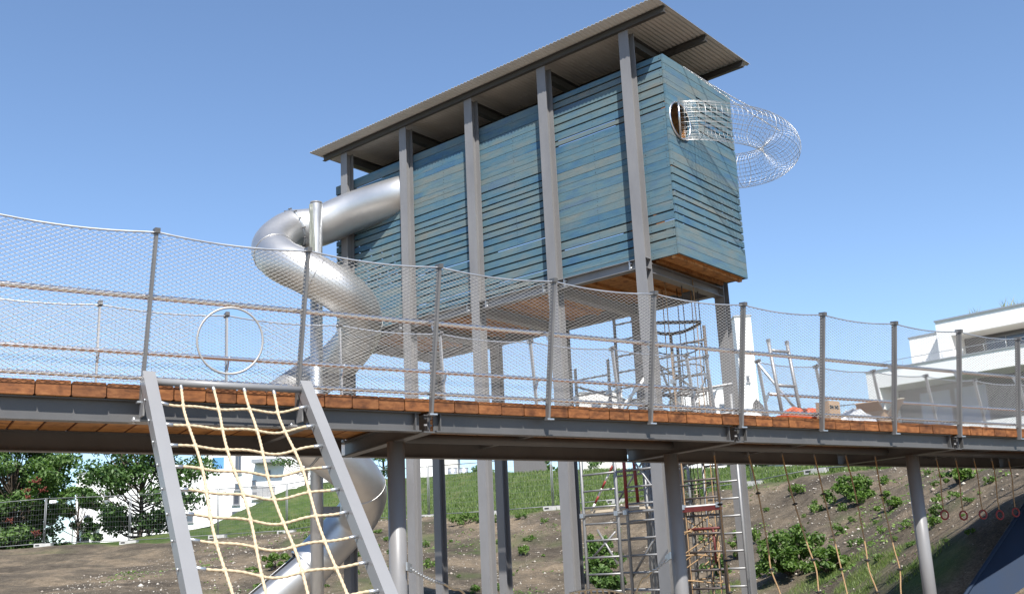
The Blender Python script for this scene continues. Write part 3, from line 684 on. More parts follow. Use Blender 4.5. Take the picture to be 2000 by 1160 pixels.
net_fence('netting_fence', 'diamond cable netting fence on the near edge of the footbridge, with a round opening', -.016, -.161, [(S0+.02, S1-.02)], ring=(-1.706, .454, .246))
ff = net_fence('netting_fence', 'diamond cable netting fence on the far edge of the footbridge, broken by a gap', WB+.05, .161, [(S0+.02, 4.28*STEP), (5.06*STEP, S1-.02)])
for sgn, s in ((1, 5.06*STEP), ):
    a = np.array([s+.02, WB+.20, 1.17]); b = np.array([s+1.0, WB+.12, .14]); MB().tube(a, b, .018, 8).build('brace', GALV, ff)

# ------------------------------------------------------------------ rope climbing net leaning on the bridge edge
lad = thing('rope_climbing_net', 'sloping rope net in a pale grey steel frame leaning against the footbridge', 'climbing net', B0, BANG)
dl = np.array([-.025, -1.0, -1.0]); LA = np.array([-2.281, -.12, .105]); RA = np.array([-1.120, -.12, .100])
dn = dl/np.linalg.norm(dl); xn = np.array([1., 0, 0]); nn = np.cross(dn, xn); tend = (B0[2]+.05)
for P in (LA, RA):
    a = P-dn*.06; b = P+dl*tend; MB().obox((a+b)/2, xn*.043, nn*.05, (b-a)/2).build('side_beam', LADM, lad)
    mb = MB().prism([(0, 0), (.10, -.10), (.14, -.15), (.14, -.23), (.02, -.23)], (P[0]-.035, P[1]-.03, .09), (0, 1, 0), (0, 0, 1), (.012, 0, 0))
    mb.prism([(0, 0), (.10, -.10), (.14, -.15), (.14, -.23), (.02, -.23)], (P[0]+.023, P[1]-.03, .09), (0, 1, 0), (0, 0, 1), (.012, 0, 0))
    mb.box(P[0]-.085, P[0]+.085, -.02, .13, -.165, -.150)
    br = mb.build('clamp_bracket', LADM, lad); mb = MB()
    for q in (-.06, .06): mb.tube((P[0]+q, .03, -.175), (P[0]+q, .03, -.13), .013, 6)
    mb.build('clamp_bolt', GALV, br); mb = MB()
    for t in np.arange(.16, 2.6, .166): 
        c = P+dl*t-xn*.046; mb.tube(c, c-xn*.01, .010, 8)
    mb.build('screw_head', GALV, lad)
MB().tube(LA+xn*.04+np.array([0, -.01, .0]), RA-xn*.04+np.array([0, -.01, .0]), .026, 16).build('top_tube', LADM, lad)
wid = RA[0]-LA[0]-.09; vx = [.163, .378, .59, .80]
def npt(fx, t):       # a point of the sagging net; fx 0..1 across, t down the slope
    c = LA+xn*(.045+wid*fx)+dl*t+ (RA-LA-xn*(RA[0]-LA[0]))*fx
    sag = .050*math.sin(math.pi*fx)*(1 if t > .05 else 0); w = .012*math.sin(9*fx+3*t)+.008*math.sin(17*fx+t*5)
    return c-np.array([0, 0, (sag+w)*min(1, t*6)])-nn*0.
rows_t = [.16+.166*i for i in range(15)]
for t in rows_t:
    P = [npt(f, t) for f in np.linspace(.035, .965, 110)]
    MB().sweep(P, .0092, 9, lob=.2, twist=150.).build('cross_rope', ROPE, lad)
    MB().tube(npt(0, t), npt(.06, t), .0125, 8).build('rope_ferrule', GALV, lad); MB().tube(npt(1, t), npt(.94, t), .0125, 8).build('rope_ferrule', GALV, lad)
for f in vx:
    P = [npt(f+.012*math.sin(t*7+f*20)*min(1, t*5), t)+nn*.004 for t in np.linspace(.035, 2.7, 330)]
    MB().sweep(P, .0096, 9, lob=.2, twist=150.).build('down_rope', ROPE, lad)
    mb = MB().tube(npt(f, 0)-nn*.0, npt(f, .05), .0135, 8); mb.build('rope_ferrule', GALV, lad)
    mb = MB()
    for t in rows_t: 
        c = npt(f+.012*math.sin(t*7+f*20)*min(1, t*5), t); mb.sweep([c-dn*.016, c+dn*.016], [.0155, .0155], 8)
    mb.build('rope_crossing', ROPE, lad, 'stuff')

# ------------------------------------------------------------------ ropes hanging below the bridge
def hang(s, z0, bx, by, wbend):
    a = np.array([s, 1.0, -.135]); return a
GRP = 'climbing ropes hung beneath the bridge'
ends_ = [(1426, 1160, 11.6), (1524, 1160, 11.6), (1600, 1160, 11.7), (1655, 1160, 12.0), (1715, 1160, 12.2), (1760, 1160, 12.5)]
sl_ = [4.00, 4.51, 5.04, 5.57, 6.11, 6.64]
which = ['first from the left', 'second from the left', 'third from the left', 'fourth from the left', 'fifth from the left', 'sixth, nearest the rightmost round column']
for i, (s, e) in enumerate(zip(sl_, ends_)):
    a = BW(s, 1.0, -.13); b = at(*e); c = b+(b-a)*.18+np.array([0, 0, -.05])
    root = thing('climbing_rope', 'tan rope with black stop discs, %s' % which[i], 'rope', a, 0, GRP)
    ax = np.array([.05*math.sin(i*2.1), 0, 0]); P = [np.zeros(3), (b-a)*.3+ax*.2, (b-a)*.66-ax*.35, (b-a)*.83-ax*.9, b-a, c-a]
    P = catmull(P, 14); MB().sweep(P, .0085, 8, lob=.1, twist=160.).build('rope', TANROPE, root)
    MB().tube((0, 0, .035), (0, 0, -.05), .013, 8).build('shackle', BSTEEL, root)
    for f in ((.30, .62, .93) if i % 2 == 0 else (.24, .72)):
        k_ = int(f*(len(P)-1)*.85); d = P[k_+1]-P[k_]; d /= np.linalg.norm(d); MB().sweep([P[k_]-d*.012, P[k_], P[k_]+d*.012], [.018, .036, .018], 12).build('stop_disc', RUBBER, root)
for i, (s, px, py) in enumerate([(7.81, 1845, 1005), (8.205, 1882, 1006), (8.59, 1920, 1004), (8.976, 1953, 1005), (9.352, 1984, 1000)]):
    a = BW(s, 1.0, -.13); w = BW(s, 1.0, 0); b = at(px, py, w[1]*1.0-.1)
    root = thing('ring_rope', 'thin tan rope with a red hand ring, %s of five' % ['first from the left', 'second from the left', 'middle one', 'fourth from the left', 'rightmost'][i], 'rope', a, 0, 'ring ropes beneath the bridge')
    d = b-a; MB().sweep(catmull([np.zeros(3), d*.35+np.array([.015, 0, 0]), d*.7, d-np.array([0, 0, -.07])], 10), .0075, 7, lob=.1, twist=160.).build('rope', TANROPE, root)
    MB().tube((0, 0, .035), (0, 0, -.05), .013, 8).build('shackle', BSTEEL, root)
    MB().sweep([d+np.array([.055*math.cos(t), .02*math.cos(t), .055*math.sin(t)]) for t in np.linspace(0, 2*math.pi, 25)[:-1]], .011, 8, closed=True, upv=(0, 1, 0)).build('hand_ring', REDP, root)

# chains and rope net between the round columns, near the lower edge of the view
for nm, (px, py, Y), (qx, qy, QY), lab in (('a', (798, 1107, 8.98), (905, 1157, 10.2), 'short chain bolted to the left round bridge column'), ('b', (1306, 1087, 11.14), (1252, 1133, 11.6), 'short chain bolted to the middle round bridge column')):
    a, b = at(px, py, Y), at(qx, qy, QY); root = thing('anchor_chain', lab, 'chain', a, 0, None); d = b-a
    mb = MB(); chain(mb, (0, 0, 0), d*.62, .02, .04, .006, .014); mb.build('chain_links', GALV, root)
    mb = MB(); u_ = d/np.linalg.norm(d); mb.obox(u_*.01, u_*.05, np.cross(u_, (0, 0, 1.))*.008, (0, 0, .035)); mb.build('anchor_plate', GALV, root)
    MB().sweep(catmull([d*.6, d*.8-np.array([0, 0, .01]), d, d*1.5-np.array([0, 0, .2])], 10), .011, 9, lob=.12, twist=150.).build('tail_rope', ROPE, root)
nest = thing('rope_nest_net', 'low rope net slung between the round columns at the lower edge of the view', 'rope net', at(1165, 1160, 11.4))
n0 = np.array(nest.location); 
for k_ in range(6):
    P = [at(1112+(1218-1112)*f, 1158-8*math.sin(math.pi*f)+k_*9, 11.2+.12*k_)-n0 for f in np.linspace(0, 1, 24)]
    MB().sweep(P, .011, 8, lob=.12, twist=150.).build('cross_rope', ROPE, nest)
for k_ in range(9):
    f = .06+.11*k_; P = [at(1112+(1218-1112)*(f+.02*q), 1158-8*math.sin(math.pi*f)+q*9, 11.2+.12*q)-n0 for q in np.linspace(0, 5, 10)]
    MB().sweep(P, .010, 8, lob=.12, twist=150.).build('down_rope', ROPE, nest)

# ------------------------------------------------------------------ scaffold and rope tube below the hut
def twb(u, v): p = TW(u, v, 0); return np.array([p[0], p[1], gzs(p[0], p[1])])
sc0 = twb(1.0, .9)
scaf = thing('scaffold_tower', 'aluminium scaffold tower with red couplers standing under the blue hut', 'scaffold', sc0, PSI)
def sc(u, v, z): return np.array([-(u-1.0), v-.9, z+O_T[2]-sc0[2]])
zb_ = sc0[2]-O_T[2]+.05
def ladder_frame(ua, ub, v, top, col=ALU, z_from=None):
    z0_ = zb_ if z_from is None else z_from
    for u in (ua, ub): MB().tube(sc(u, v, z0_), sc(u, v, top if u == ub else top-.05), .025, 10).build('upright', col, scaf)
    z = z0_+.22
    while z < top-.1: MB().tube(sc(ua, v, z), sc(ub, v, z), .016, 8).build('rung', ALU if col is ALU else col, scaf); z += .262
ladder_frame(2.686, 2.016, .9, -1.15); ladder_frame(1.842, 1.19, .9, -.42); ladder_frame(.80, .205, .9, -.92, SHADEDM)
ladder_frame(2.55, 1.95, 1.65, -1.6); ladder_frame(.86, .26, 1.65, -1.9)
for z in (-3.62, -2.3): 
    MB().tube(sc(2.72, .9, z), sc(.18, .9, z), .024, 10).build('ledger', ALU, scaf)
MB().tube(sc(1.84, .9, -3.56), sc(1.84, .9, -2.4), .028, 10).build('red_sleeve', REDM, scaf)
MB().tube(sc(1.66, .95, -3.5), sc(1.7, .95, -2.5), .026, 10).build('red_sleeve', REDM, scaf)
MB().obox(sc(.5, .86, -3.66), (.33, 0, 0), (0, .02, 0), (0, 0, .035)).build('toe_board', REDDARK, scaf)
MB().tube(sc(.78, .92, -3.95), sc(.22, .92, -3.95), .02, 8).build('ledger', REDDARK, scaf); MB().tube(sc(.36, .92, -3.95), sc(.36, .92, -4.45), .018, 8).build('brace', REDDARK, scaf)
a, b = sc(2.55, .93, -3.55), sc(2.0, .93, -2.75)
for k_ in range(7):
    MB().tube(a+(b-a)*k_/7, a+(b-a)*(k_+1)/7, .018, 8).build('striped_brace', REDM if k_ % 2 else WHITEP, scaf)
for p_, q_ in (((2.6, .92, -4.3), (2.1, .92, -3.9)), ((2.1, .92, -4.4), (2.45, .92, -3.85)), ((2.4, 1.6, -2.3), (1.3, .95, -1.2)), ((1.8, 1.6, -1.0), (.9, 1.6, -1.7)), ((2.7, .95, -1.5), (1.2, 1.6, -2.1)), ((2.7, 1.6, -1.35), (1.9, .95, -1.62))):
    MB().tube(sc(*p_), sc(*q_), .018, 8).build('brace', ALU, scaf)
ladder_frame(1.75, 1.12, 1.62, -1.0); ladder_frame(2.05, 1.45, 1.95, -2.2)
for p_, q_ in (((1.84, .93, -4.6), (1.2, .93, -3.8)), ((1.2, .93, -3.5), (1.84, .93, -2.6)), ((.8, 1.62, -4.4), (.2, .93, -3.7)), ((2.5, 1.6, -3.4), (1.7, 1.62, -2.5)), ((1.75, 1.6, -1.5), (.26, 1.62, -2.6)), ((.82, .95, -2.5), (.2, .95, -1.6))):
    MB().tube(sc(*p_), sc(*q_), .018, 8).build('brace', ALU, scaf)
for z in (-2.9, -1.75): MB().tube(sc(2.6, 1.62, z), sc(.2, 1.62, z), .022, 8).build('ledger', ALU, scaf)
for u in (2.686, 2.016, 1.842, 1.19, .80, .205):
    for z in (-3.62, -2.3, -1.7): MB().obox(sc(u, .87, z), (.035, 0, 0), (0, .04, 0), (0, 0, .035)).build('coupler', GALV, scaf)
MB().box(*(lambda p: (p[0]-1.0, p[0]+.0, p[1]-.3, p[1]+.3, p[2], p[2]+.04))(sc(1.6, 1.3, -3.58))).build('deck_board', PALEPLY, scaf)
# leaning loose tubes
pr = thing('leaning_prop', 'white tube leaning like a ladder brace beside the right scaffold ladder', 'prop', at(1212, 800, 15.6))
p0 = np.array(pr.location); MB().tube((0, 0, 0), at(1285, 705, 16.0)-p0, .026, 10).build('tube', WHITEP, pr); MB().tube(at(1285, 705, 16.0)-p0, at(1322, 800, 16.2)-p0, .02, 10).build('leg', ALU, pr)
# tube of ropes and hoops
rt0_ = twb(.93, 1.25); rtube = thing('rope_climbing_tube', 'hanging climbing tube of dark ropes and hoops below the hut floor', 'climbing tube', rt0_, PSI)
hz = O_T[2]-rt0_[2]
for k_ in range(10):
    t = 2*math.pi*k_/10; r_ = .40
    P = [(r_*(1+.04*math.sin(3*f+k_))*math.cos(t+.1*f), r_*(1+.04*math.sin(3*f+k_))*math.sin(t+.1*f), hz-.03-(hz-.25)*f) for f in np.linspace(0, 1, 26)]
    MB().sweep(P, .009, 6).build('down_rope', DARKROPE if k_ % 2 else TANROPE, rtube)
for i in range(14):
    z = hz-.75-i*.36
    if z < .3: break
    MB().sweep([(.405*math.cos(t), .405*math.sin(t), z+.03*math.sin(2*t+i)) for t in np.linspace(0, 2*math.pi, 25)[:-1]], .011 if i else .028, 6, closed=True).build('hoop', TANROPE if i > 7 else DARKROPE, rtube)
for i in range(9):
    a_ = 2*math.pi*random.random(); z = hz-4.0-random.random()*.9; P = [(.4*math.cos(a_+f*2.4), .4*math.sin(a_+f*2.4), z+.6*f) for f in np.linspace(0, 1, 12)]
    MB().sweep(P, .010, 6).build('diagonal_rope', TANROPE, rtube)
# small yellow rope mat hanging beyond the scaffold
ym0 = at(1345, 1000, 19.5); ym = thing('yellow_rope_mat', 'small yellowish rope mat hanging from cords behind the right scaffold ladder', 'rope mat', ym0)
for k_ in range(6): x = -.13+.062*k_; MB().sweep([(x, 0, .62), (x+.004, 0, .3), (x+.01, .02, .02)], .011, 6).build('down_rope', ROPE, ym)
for k_ in range(7): z = .05+.09*k_; MB().sweep([(-.15, -.012, z), (0, -.012, z-.012), (.19, -.012, z)], .011, 6).build('cross_rope', ROPE, ym)
for k_ in range(4): x = -.11+.09*k_; MB().tube((x, 0, .62), (x-.02, 0, 1.35), .008, 6).build('cord', DARKROPE, ym); MB().tube((x+.01, 0, .02), (x+.03, 0, -.35), .008, 6).build('cord', DARKROPE, ym)

# ------------------------------------------------------------------ things lying on the deck
DT = TP+.004
def deck_at(px, p):                 # the deck spot a given distance in from the near edge
    d = ray(px, 805); o = Mbi @ Vector((0, 0, EYE)); dd = Mbi.to_3x3() @ Vector(d); k_ = (p-o.y)/dd.y; return BW(o.x+dd.x*k_, p, DT)
lf = thing('loose_ladder_frame', 'silver ladder frame standing upright on the bridge deck', 'ladder', deck_at(1530, .8), BANG)
for x in (-.0, .30): MB().tube((x+.0, 0, 0), (x-.10, .02, 1.02), .021, 10).build('upright', ALU, lf); MB().obox((x-.10, .02, 1.03), (.016, 0, 0), (0, .02, 0), (0, 0, .022)).build('frame_claw', ALU, lf)
for f in (.10, .50, .90): MB().tube((-.10*f, .02*f, 1.02*f), (.30-.10*f, .02*f, 1.02*f), .019, 8).build('rung', ALU, lf)
def sack(loc, rz, sx, sy, sz, label, seed):
    rg = np.random.default_rng(seed); nu, nv_ = 18, 10; vs = []
    for j in range(nv_+1):
        ph = -math.pi/2+math.pi*j/nv_
        for i in range(nu):
            th = 2*math.pi*i/nu; c, s = math.cos(th), math.sin(th); e = .55
            x = abs(c)**e*math.copysign(1, c)*abs(math.cos(ph))**.6; y = abs(s)**e*math.copysign(1, s)*abs(math.cos(ph))**.6; z = abs(math.sin(ph))**.8*math.copysign(1, math.sin(ph))
            w = 1+.10*math.sin(3*th+seed)*math.cos(2*ph)+rg.normal(0, .035); vs.append((x*sx*w, y*sy*w, sz*(z*w*.92+1)))
    fs = [(j*nu+i, j*nu+(i+1) % nu, (j+1)*nu+(i+1) % nu, (j+1)*nu+i) for j in range(nv_) for i in range(nu)]
    mb = MB(); mb.add(vs, fs, True); o = mb.build('orange_sack', SACK); o.location = tuple(loc); o.rotation_euler = (0, .1, rz); return tag(o, label, 'sack', 'sacks on the bridge deck')
sack(deck_at(1552, .55), BANG+.2, .115, .12, .105, 'crumpled orange sack lying on the deck, left of the pair', 1)
sack(deck_at(1577, .5), BANG-.2, .115, .13, .10, 'crumpled orange sack lying on the deck, right of the pair, by the brown carton', 2)
o = MB().box(-.20, .20, -.08, .08, 0, .04).build('orange_mat', SACK); o.location = tuple(deck_at(1550, .16)); o.rotation_euler = (0, 0, BANG+.1); tag(o, 'flat orange folded sheet on the deck in front of the two orange sacks', 'sheet')
bx = thing('cardboard_carton', 'small square brown carton standing on the deck', 'carton', deck_at(1618, .2), BANG+.05)
MB().box(-.09, .09, -.09, .09, 0, .22).build('carton_body', CARD, bx); MB().box(-.092, .092, -.012, .012, .02, .223).build('tape', PALEPLY, bx)
for k_ in range(2): MB().box(-.08+.08*k_, -.02+.08*k_, -.094, -.0905, .13, .17).build('printed_mark', BLACKINK, bx)
o = bpy.data.objects.new('opened_carton', None); COL.objects.link(o); o.location = tuple(deck_at(1715, .5)); o.rotation_euler = (0, 0, BANG+.3); tag(o, 'opened brown carton with a raised pale flap lying on the deck', 'carton')
MB().box(-.20, .20, -.15, .15, 0, .20).build('carton_body', CARD, o); MB().obox((.04, -.20, .24), (.15, 0, .02), (0, .06, -.09), (0, .006, .004)).build('carton_flap', PALEPLY, o); MB().obox((-.25, 0, .24), (.06, 0, -.05), (0, .14, 0), (.003, 0, .004)).build('carton_flap', CARD, o)
def heap(name, loc, sx, sy, sz, m, label, cat, seed):
    rg = np.random.default_rng(seed); nu, nv_ = 22, 7; vs = []
    for j in range(nv_):
        r = 1-j/(nv_-1)
        for i in range(nu):
            th = 2*math.pi*i/nu; q = 1+.25*math.sin(2*th+seed)+.12*math.sin(5*th)+rg.normal(0, .05); vs.append((r*q*sx*math.cos(th), r*q*sy*math.sin(th), sz*(1-r**2.2)*(1+rg.normal(0, .12))))
    fs = [(j*nu+i, j*nu+(i+1) % nu, (j+1)*nu+(i+1) % nu, (j+1)*nu+i) for j in range(nv_-1) for i in range(nu)]
    mb = MB(); mb.add(vs, fs); o = mb.build(name, m); o.location = tuple(loc); o.rotation_euler = (0, 0, BANG); return tag(o, label, cat)
heap('plastic_film_heap', deck_at(1665, .35), .25, .18, .17, GREYFILM, 'heap of crumpled grey plastic film on the deck between the two cartons', 'plastic film', 4)
heap('tarpaulin', deck_at(1685, .75), .22, .2, .30, CARD, 'slumped tan tarpaulin behind the grey film on the deck', 'tarpaulin', 5)
heap('cable_heap', deck_at(1480, 1.0), .16, .15, .32, BSTEEL, 'dark heap of cable and straps at the gap of the far fence', 'cable', 6)
heap('white_wrap', deck_at(1462, .4), .15, .15, .13, WHITEP, 'flat white wrapping lying near the deck edge left of the fence gap', 'wrapping', 8)

# ------------------------------------------------------------------ blue sloping sheet at the right
bs = thing('blue_slide', 'wide dark blue rubber slide running down the bank at the right edge', 'slide', at(1960, 1160, 14.6))
b0 = np.array(bs.location); q0_, q1_ = at(2003, 985, 14.80), at(1886, 1162, 14.0); e1 = q1_-q0_; e2 = np.array([1., -.25, .02]); q = [q0_, q1_, q0_+2.2*e1, q0_+2.2*e1+3.5*e2, q0_+3.5*e2]
q = [p-b0 for p in q]; nrm = np.cross(q[1]-q[0], q[4]-q[0]); nrm /= np.linalg.norm(nrm); nrm = nrm if nrm[2] > 0 else -nrm
mb = MB(); n_ = len(q); mb.add([p for p in q]+[p-nrm*.12 for p in q], [tuple(range(n_)), tuple(range(n_, 2*n_))[::-1]]+[(i, n_+i, n_+(i+1) % n_, (i+1) % n_) for i in range(n_)]); mb.build('slide_bed', BLUEM, bs)
MB().sweep([q[0]+nrm*.02, q[1]+nrm*.02, q[2]+nrm*.02], .025, 8).build('slide_edge', BLUEM, bs)

# ------------------------------------------------------------------ mobile site fence
def panel(p, q, i):
    p = np.array(p); q = np.array(q); d = q-p; ln = np.linalg.norm(d[:2])
    root = thing('site_fence_panel', FP_LAB[i], 'site fence', p, math.atan2(d[1], d[0]), 'mobile fence panels along the bank')
    sl_ = d[2]/ln; Hf = 1.98
    P = lambda x, z: np.array([x, 0, x*sl_+z])
    for x in (.03, ln-.03): MB().tube(P(x, .03), P(x, Hf), .021, 6).build('post', FENCEM, root)
    for z in (.14, Hf-.02): MB().tube(P(.03, z), P(ln-.03, z), .016, 6).build('rail', FENCEM, root)
    mb = MB()
    for x in np.arange(.16, ln-.1, .115): mb.tube(P(x, .14), P(x, Hf-.02), .0019, 3, cap=False)
    for z in np.arange(.32, Hf-.1, .2): mb.tube(P(.03, z), P(ln-.03, z), .0028, 3, cap=False)
    mb.build('wire_mesh', FENCEM, root, 'stuff')
    ft = MB().box(-.36, .36, -.12, .12, -.02, .13).build('concrete_foot', CONC, root); ft.location = (0, 0, .0)
    MB().box(-.30, -.12, -.124, -.1205, .03, .09).build('foot_slot', BLACKINK, ft)
    if i in (1, 3, 4):
        sg = MB().box(.16, .46, -.03, -.022, Hf-.22, Hf-.10).build('name_plate', LABEL, root)
        for x in (.24, .29, .335): MB().box(x, x+.028, -.033, -.0305, Hf-.185, Hf-.135).build('plate_print', BLACKINK, sg)
    return root
FP_LAB = ['leftmost mobile wire fence panel, in front of the berry tree', 'mobile wire fence panel with a white plate in front of the berry tree edge', 'mobile wire fence panel in front of the open-crowned tree', 'mobile wire fence panel with a white plate behind the left net beam', 'mobile wire fence panel with white plate on the grass bank behind the rope net', 'mobile wire fence panel seen behind the steel slide', 'mobile wire fence panel between slide and first hut columns', 'mobile wire fence panel behind the middle hut columns', 'mobile wire fence panel left of the scaffold', 'mobile wire fence panel behind the scaffold ladders', 'mobile wire fence panel beyond the yellow rope mat', 'mobile wire fence panel right of the leaning hut column', 'rightmost mobile wire fence panel at the top of the weedy slope']
for i in range(13):
    p, q = CREST[i].copy(), CREST[i+1].copy(); p[2] = gzs(*p[:2]); q[2] = gzs(*q[:2]); panel(p, q, i)

# ------------------------------------------------------------------ plants
def leaf_cloud(centres, radii, n, size, rg, flat=.6, fold=.25, asp=.55):
    """many separate folded leaves through the given clumps"""
    k = rg.choice(len(centres), n, p=np.array(radii)**2/np.sum(np.array(radii)**2)); d = rg.normal(size=(n, 3)); d /= np.linalg.norm(d, axis=1)[:, None]
    r = np.array(radii)[k]*rg.random(n)**.45; P = np.array(centres)[k]+d*r[:, None]*np.array([1, 1, flat])
    nr = d*.6+rg.normal(size=(n, 3))*.7+np.array([0, 0, .55]); nr /= np.linalg.norm(nr, axis=1)[:, None]
    t = np.cross(nr, rg.normal(size=(n, 3))); t /= np.linalg.norm(t, axis=1)[:, None]; b = np.cross(nr, t); s = size*rg.uniform(.6, 1.35, n)[:, None]
    A = P-t*s*.5; B = P+t*s*.5; C1 = P+b*s*asp*.5+nr*s*fold*.5; C2 = P-b*s*asp*.5+nr*s*fold*.5
    V = np.stack([A, C1, B, C2], 1).reshape(-1, 3); i = np.arange(n)[:, None]*4
    return V, np.concatenate([np.concatenate([i, i+1, i+2], 1), np.concatenate([i, i+2, i+3], 1)])
def tree(name, label, base, height, crown_r, lm, seed, clumps, leaves, lsize, trunk=.16, crown_from=.25, tilt=(0, 0), berries=0):
    rg = np.random.default_rng(seed); root = thing(name, label, 'tree', base)
    tm = MB(); top = np.array([tilt[0], tilt[1], height*.8])
    P = [np.array([0, 0, -.2]), np.array([.05, 0, height*.2]), top*.55, top]; P = catmull(P, 8); tm.sweep(P, np.linspace(trunk, .03, len(P)), 9)
    cs = []; rs = []
    for i in range(clumps):
        f = rg.uniform(crown_from, 1.0); a = rg.uniform(0, 2*math.pi); prof = math.sin(math.pi*min(1, (f-crown_from+.10)/(1.12-crown_from)))**.6
        rad = crown_r*prof*rg.uniform(.35, 1.0); c = np.array([math.cos(a)*rad+tilt[0]*f, math.sin(a)*rad+tilt[1]*f, height*f*.97]); r = crown_r*rg.uniform(.15, .30)
        cs.append(c); rs.append(r); st = P[min(len(P)-1, int(len(P)*min(.95, f*.75)))]
        mid = st*.45+c*.55+np.array([0, 0, -.1*crown_r]); tm.sweep(catmull([st, mid, c], 5), np.linspace(trunk*.28, .012, 11), 5)
    tm.build('trunk', BARK, root); V, Fc = leaf_cloud(cs, rs, leaves, lsize, rg); obj_np('crown', V, Fc, lm, root)
    for i in range(berries):
        c = np.array(cs[rg.integers(len(cs))]); d = rg.normal(size=3); d[1] = -abs(d[1]); d /= np.linalg.norm(d); p = c+d*rs[0]*1.1
        if i < len(BERRY_AT): p = BERRY_AT[i]-np.array(base)
        mb = MB()
        for _ in range(16): w = p+rg.normal(size=3)*np.array([.075, .06, .055]); mb.sweep([p, (p+w)/2-np.array([0, 0, .02]), w-np.array([0, 0, .03]), w, w+np.array([0, 0, .03])], [.006, .006, .012, .032, .01], 5)
        mb.build('berry_cluster', BERRY, root, 'stuff')
    return root
def gp(px, py, Y): p = at(px, py, Y); return np.array([p[0], p[1], gzs(p[0], p[1])])
BERRY_AT = [at(x, y, 44.2) for x, y in ((68, 940), (76, 937), (52, 957), (85, 957), (55, 970), (19, 1015), (66, 1042), (5, 1050), (73, 1038))]
tree('rowan_tree', 'dense dark tree with orange berry clusters at the left edge', gp(20, 1060, 46.5), 6.3, 3.1, LEAF_DARK, 3, 120, 34000, .19, .15, .02, berries=9)
tree('small_tree', 'open-crowned tree with layered branches behind the left net beam', gp(272, 1058, 46.), 6.0, 3.1, LEAF_DARK, 5, 74, 15000, .19, .13, .12)
tree('small_tree', 'low bushy tree filling the space between the two left trees', gp(150, 1060, 47.5), 3.4, 1.3, LEAF_MID, 12, 26, 5200, .17, .08, .05)
tree('slim_tree', 'thin sparse tree seen between the rope net and the slide post', gp(597, 970, 58.), 4.2, 2.3, LEAF_MID, 8, 26, 2600, .14, .09, .25, tilt=(-.4, 0))
tree('small_tree', 'leafy tree peeping out between the slide bend and the left round column', gp(748, 950, 60.), 3.2, 1.6, LEAF_MID, 9, 18, 2600, .15, .08, .1)
tree('broad_tree', 'dark tree at the top of the slope seen through the hanging ropes', gp(1508, 925, 60.), 3.0, 2.4, LEAF_DARK, 10, 22, 4200, .18, .12, .05)
def bush(name, label, base, r, h, lm, seed, n, size, group=None, cat='bush'):
    rg = np.random.default_rng(seed); cs = []; rs = []
    for i in range(max(6, int(n/90))):
        a = rg.uniform(0, 2*math.pi); q = r*1.0*rg.random()**.6; cs.append((q*math.cos(a), q*math.sin(a), h*rg.uniform(.12, 1.0)*(1-.55*(q/r)**2))); rs.append(r*rg.uniform(.13, .32))
    root = thing(name, label, cat, base, rg.uniform(0, 6), group); V, Fc = leaf_cloud(cs, rs, n, size, rg, .8); obj_np('foliage', V, Fc, lm, root)
    mb = MB()
    for c in cs[:10]: mb.sweep(catmull([(0, 0, -.05), np.array(c)*.5+np.array([0, 0, .05]), c], 4), np.linspace(.016, .006, 9), 4)
    mb.build('stem', BARK, root); return root
def yb(px, py, dflt=60.):
    h = ground_hit(px, py); return h if h is not None else gp(px, py, dflt)
for i, (px, py, wpx, hpx, lm, lab) in enumerate([(1548, 1122, 125, 110, LEAF_WEED, 'big rounded green bush on the lower slope behind the hanging ropes'), (1660, 978, 95, 55, LEAF_WEED, 'wide bright bush high on the slope between two hanging ropes'), (1872, 945, 62, 46, LEAF_WEED, 'bright leafy bush high on the slope right of the round column'), (1178, 1135, 90, 100, LEAF_WEED, 'leafy green bush behind the lower scaffold ladder'), (1618, 1122, 75, 56, LEAF_WEED, 'low spreading bush right of the big rounded one'), (1738, 1000, 46, 38, LEAF_WEED, 'compact bush on the slope beside the sixth rope'), (910, 1024, 60, 26, LEAF_WEED, 'ragged tuft of tall weeds at the lip of the bank beside the hut columns'), (1440, 1092, 36, 56, LEAF_WEED, 'upright weed clump left of the leaning hut column'), (1185, 1160, 80, 60, LEAF_DARK, 'shaded bush at the foot of the scaffold'), (1405, 1125, 60, 40, LEAF_DARK, 'shaded weed clump behind the right scaffold ladder'), (1350, 975, 70, 34, LEAF_WEED, 'leafy fringe behind the yellow rope mat'), (540, 1112, 62, 34, LEAF_WEED, 'sprawling weed patch on the bank seen through the rope net')]):
    g = ground_hit(px, py); g = g if g is not None else gp(px, py, 30); s = g[1]/F_PX
    bush('leafy_bush', lab, g, wpx*s/2, hpx*s*.95, lm, 40+i, int(700+wpx*hpx*.30), .095 if wpx > 60 else .08)
for px, py, Y, w, h, lm, lab in [(1082, 915, 62, 40, 30, LEAF_MID, 'yellowish hedge bush on the skyline left of the scaffold'), (945, 915, 62, 60, 26, LEAF_DARK, 'dark hedge bush on the skyline between the hut columns'), (1165, 915, 62, 70, 34, LEAF_MID, 'hedge on the skyline behind the scaffold ladder'), (1445, 925, 58, 40, 30, LEAF_DARK, 'dark bush on the skyline left of the leaning hut column')]:
    g = gp(px, py, Y); s = Y/F_PX; bush('hedge_bush', lab, g, w*s*.6, h*s*1.3, lm, int(px), 900, .16)
protos = []
def weed_mesh(seed, n):
    rg = np.random.default_rng(seed); cs = []; rs = []
    for i in range(rg.integers(6, 11)):
        a = rg.uniform(0, 2*math.pi); q = .28*math.sqrt(rg.random()); cs.append((q*math.cos(a), q*math.sin(a), rg.uniform(.08, .45)*(1-q))); rs.append(rg.uniform(.09, .18))
    return leaf_cloud(cs, rs, n, .12, rg, .75, .3, .5)
for k_ in range(6):
    V, Fc = weed_mesh(100+k_, 190); o = obj_np('weed', V, Fc, LEAF_WEED); protos.append(o)
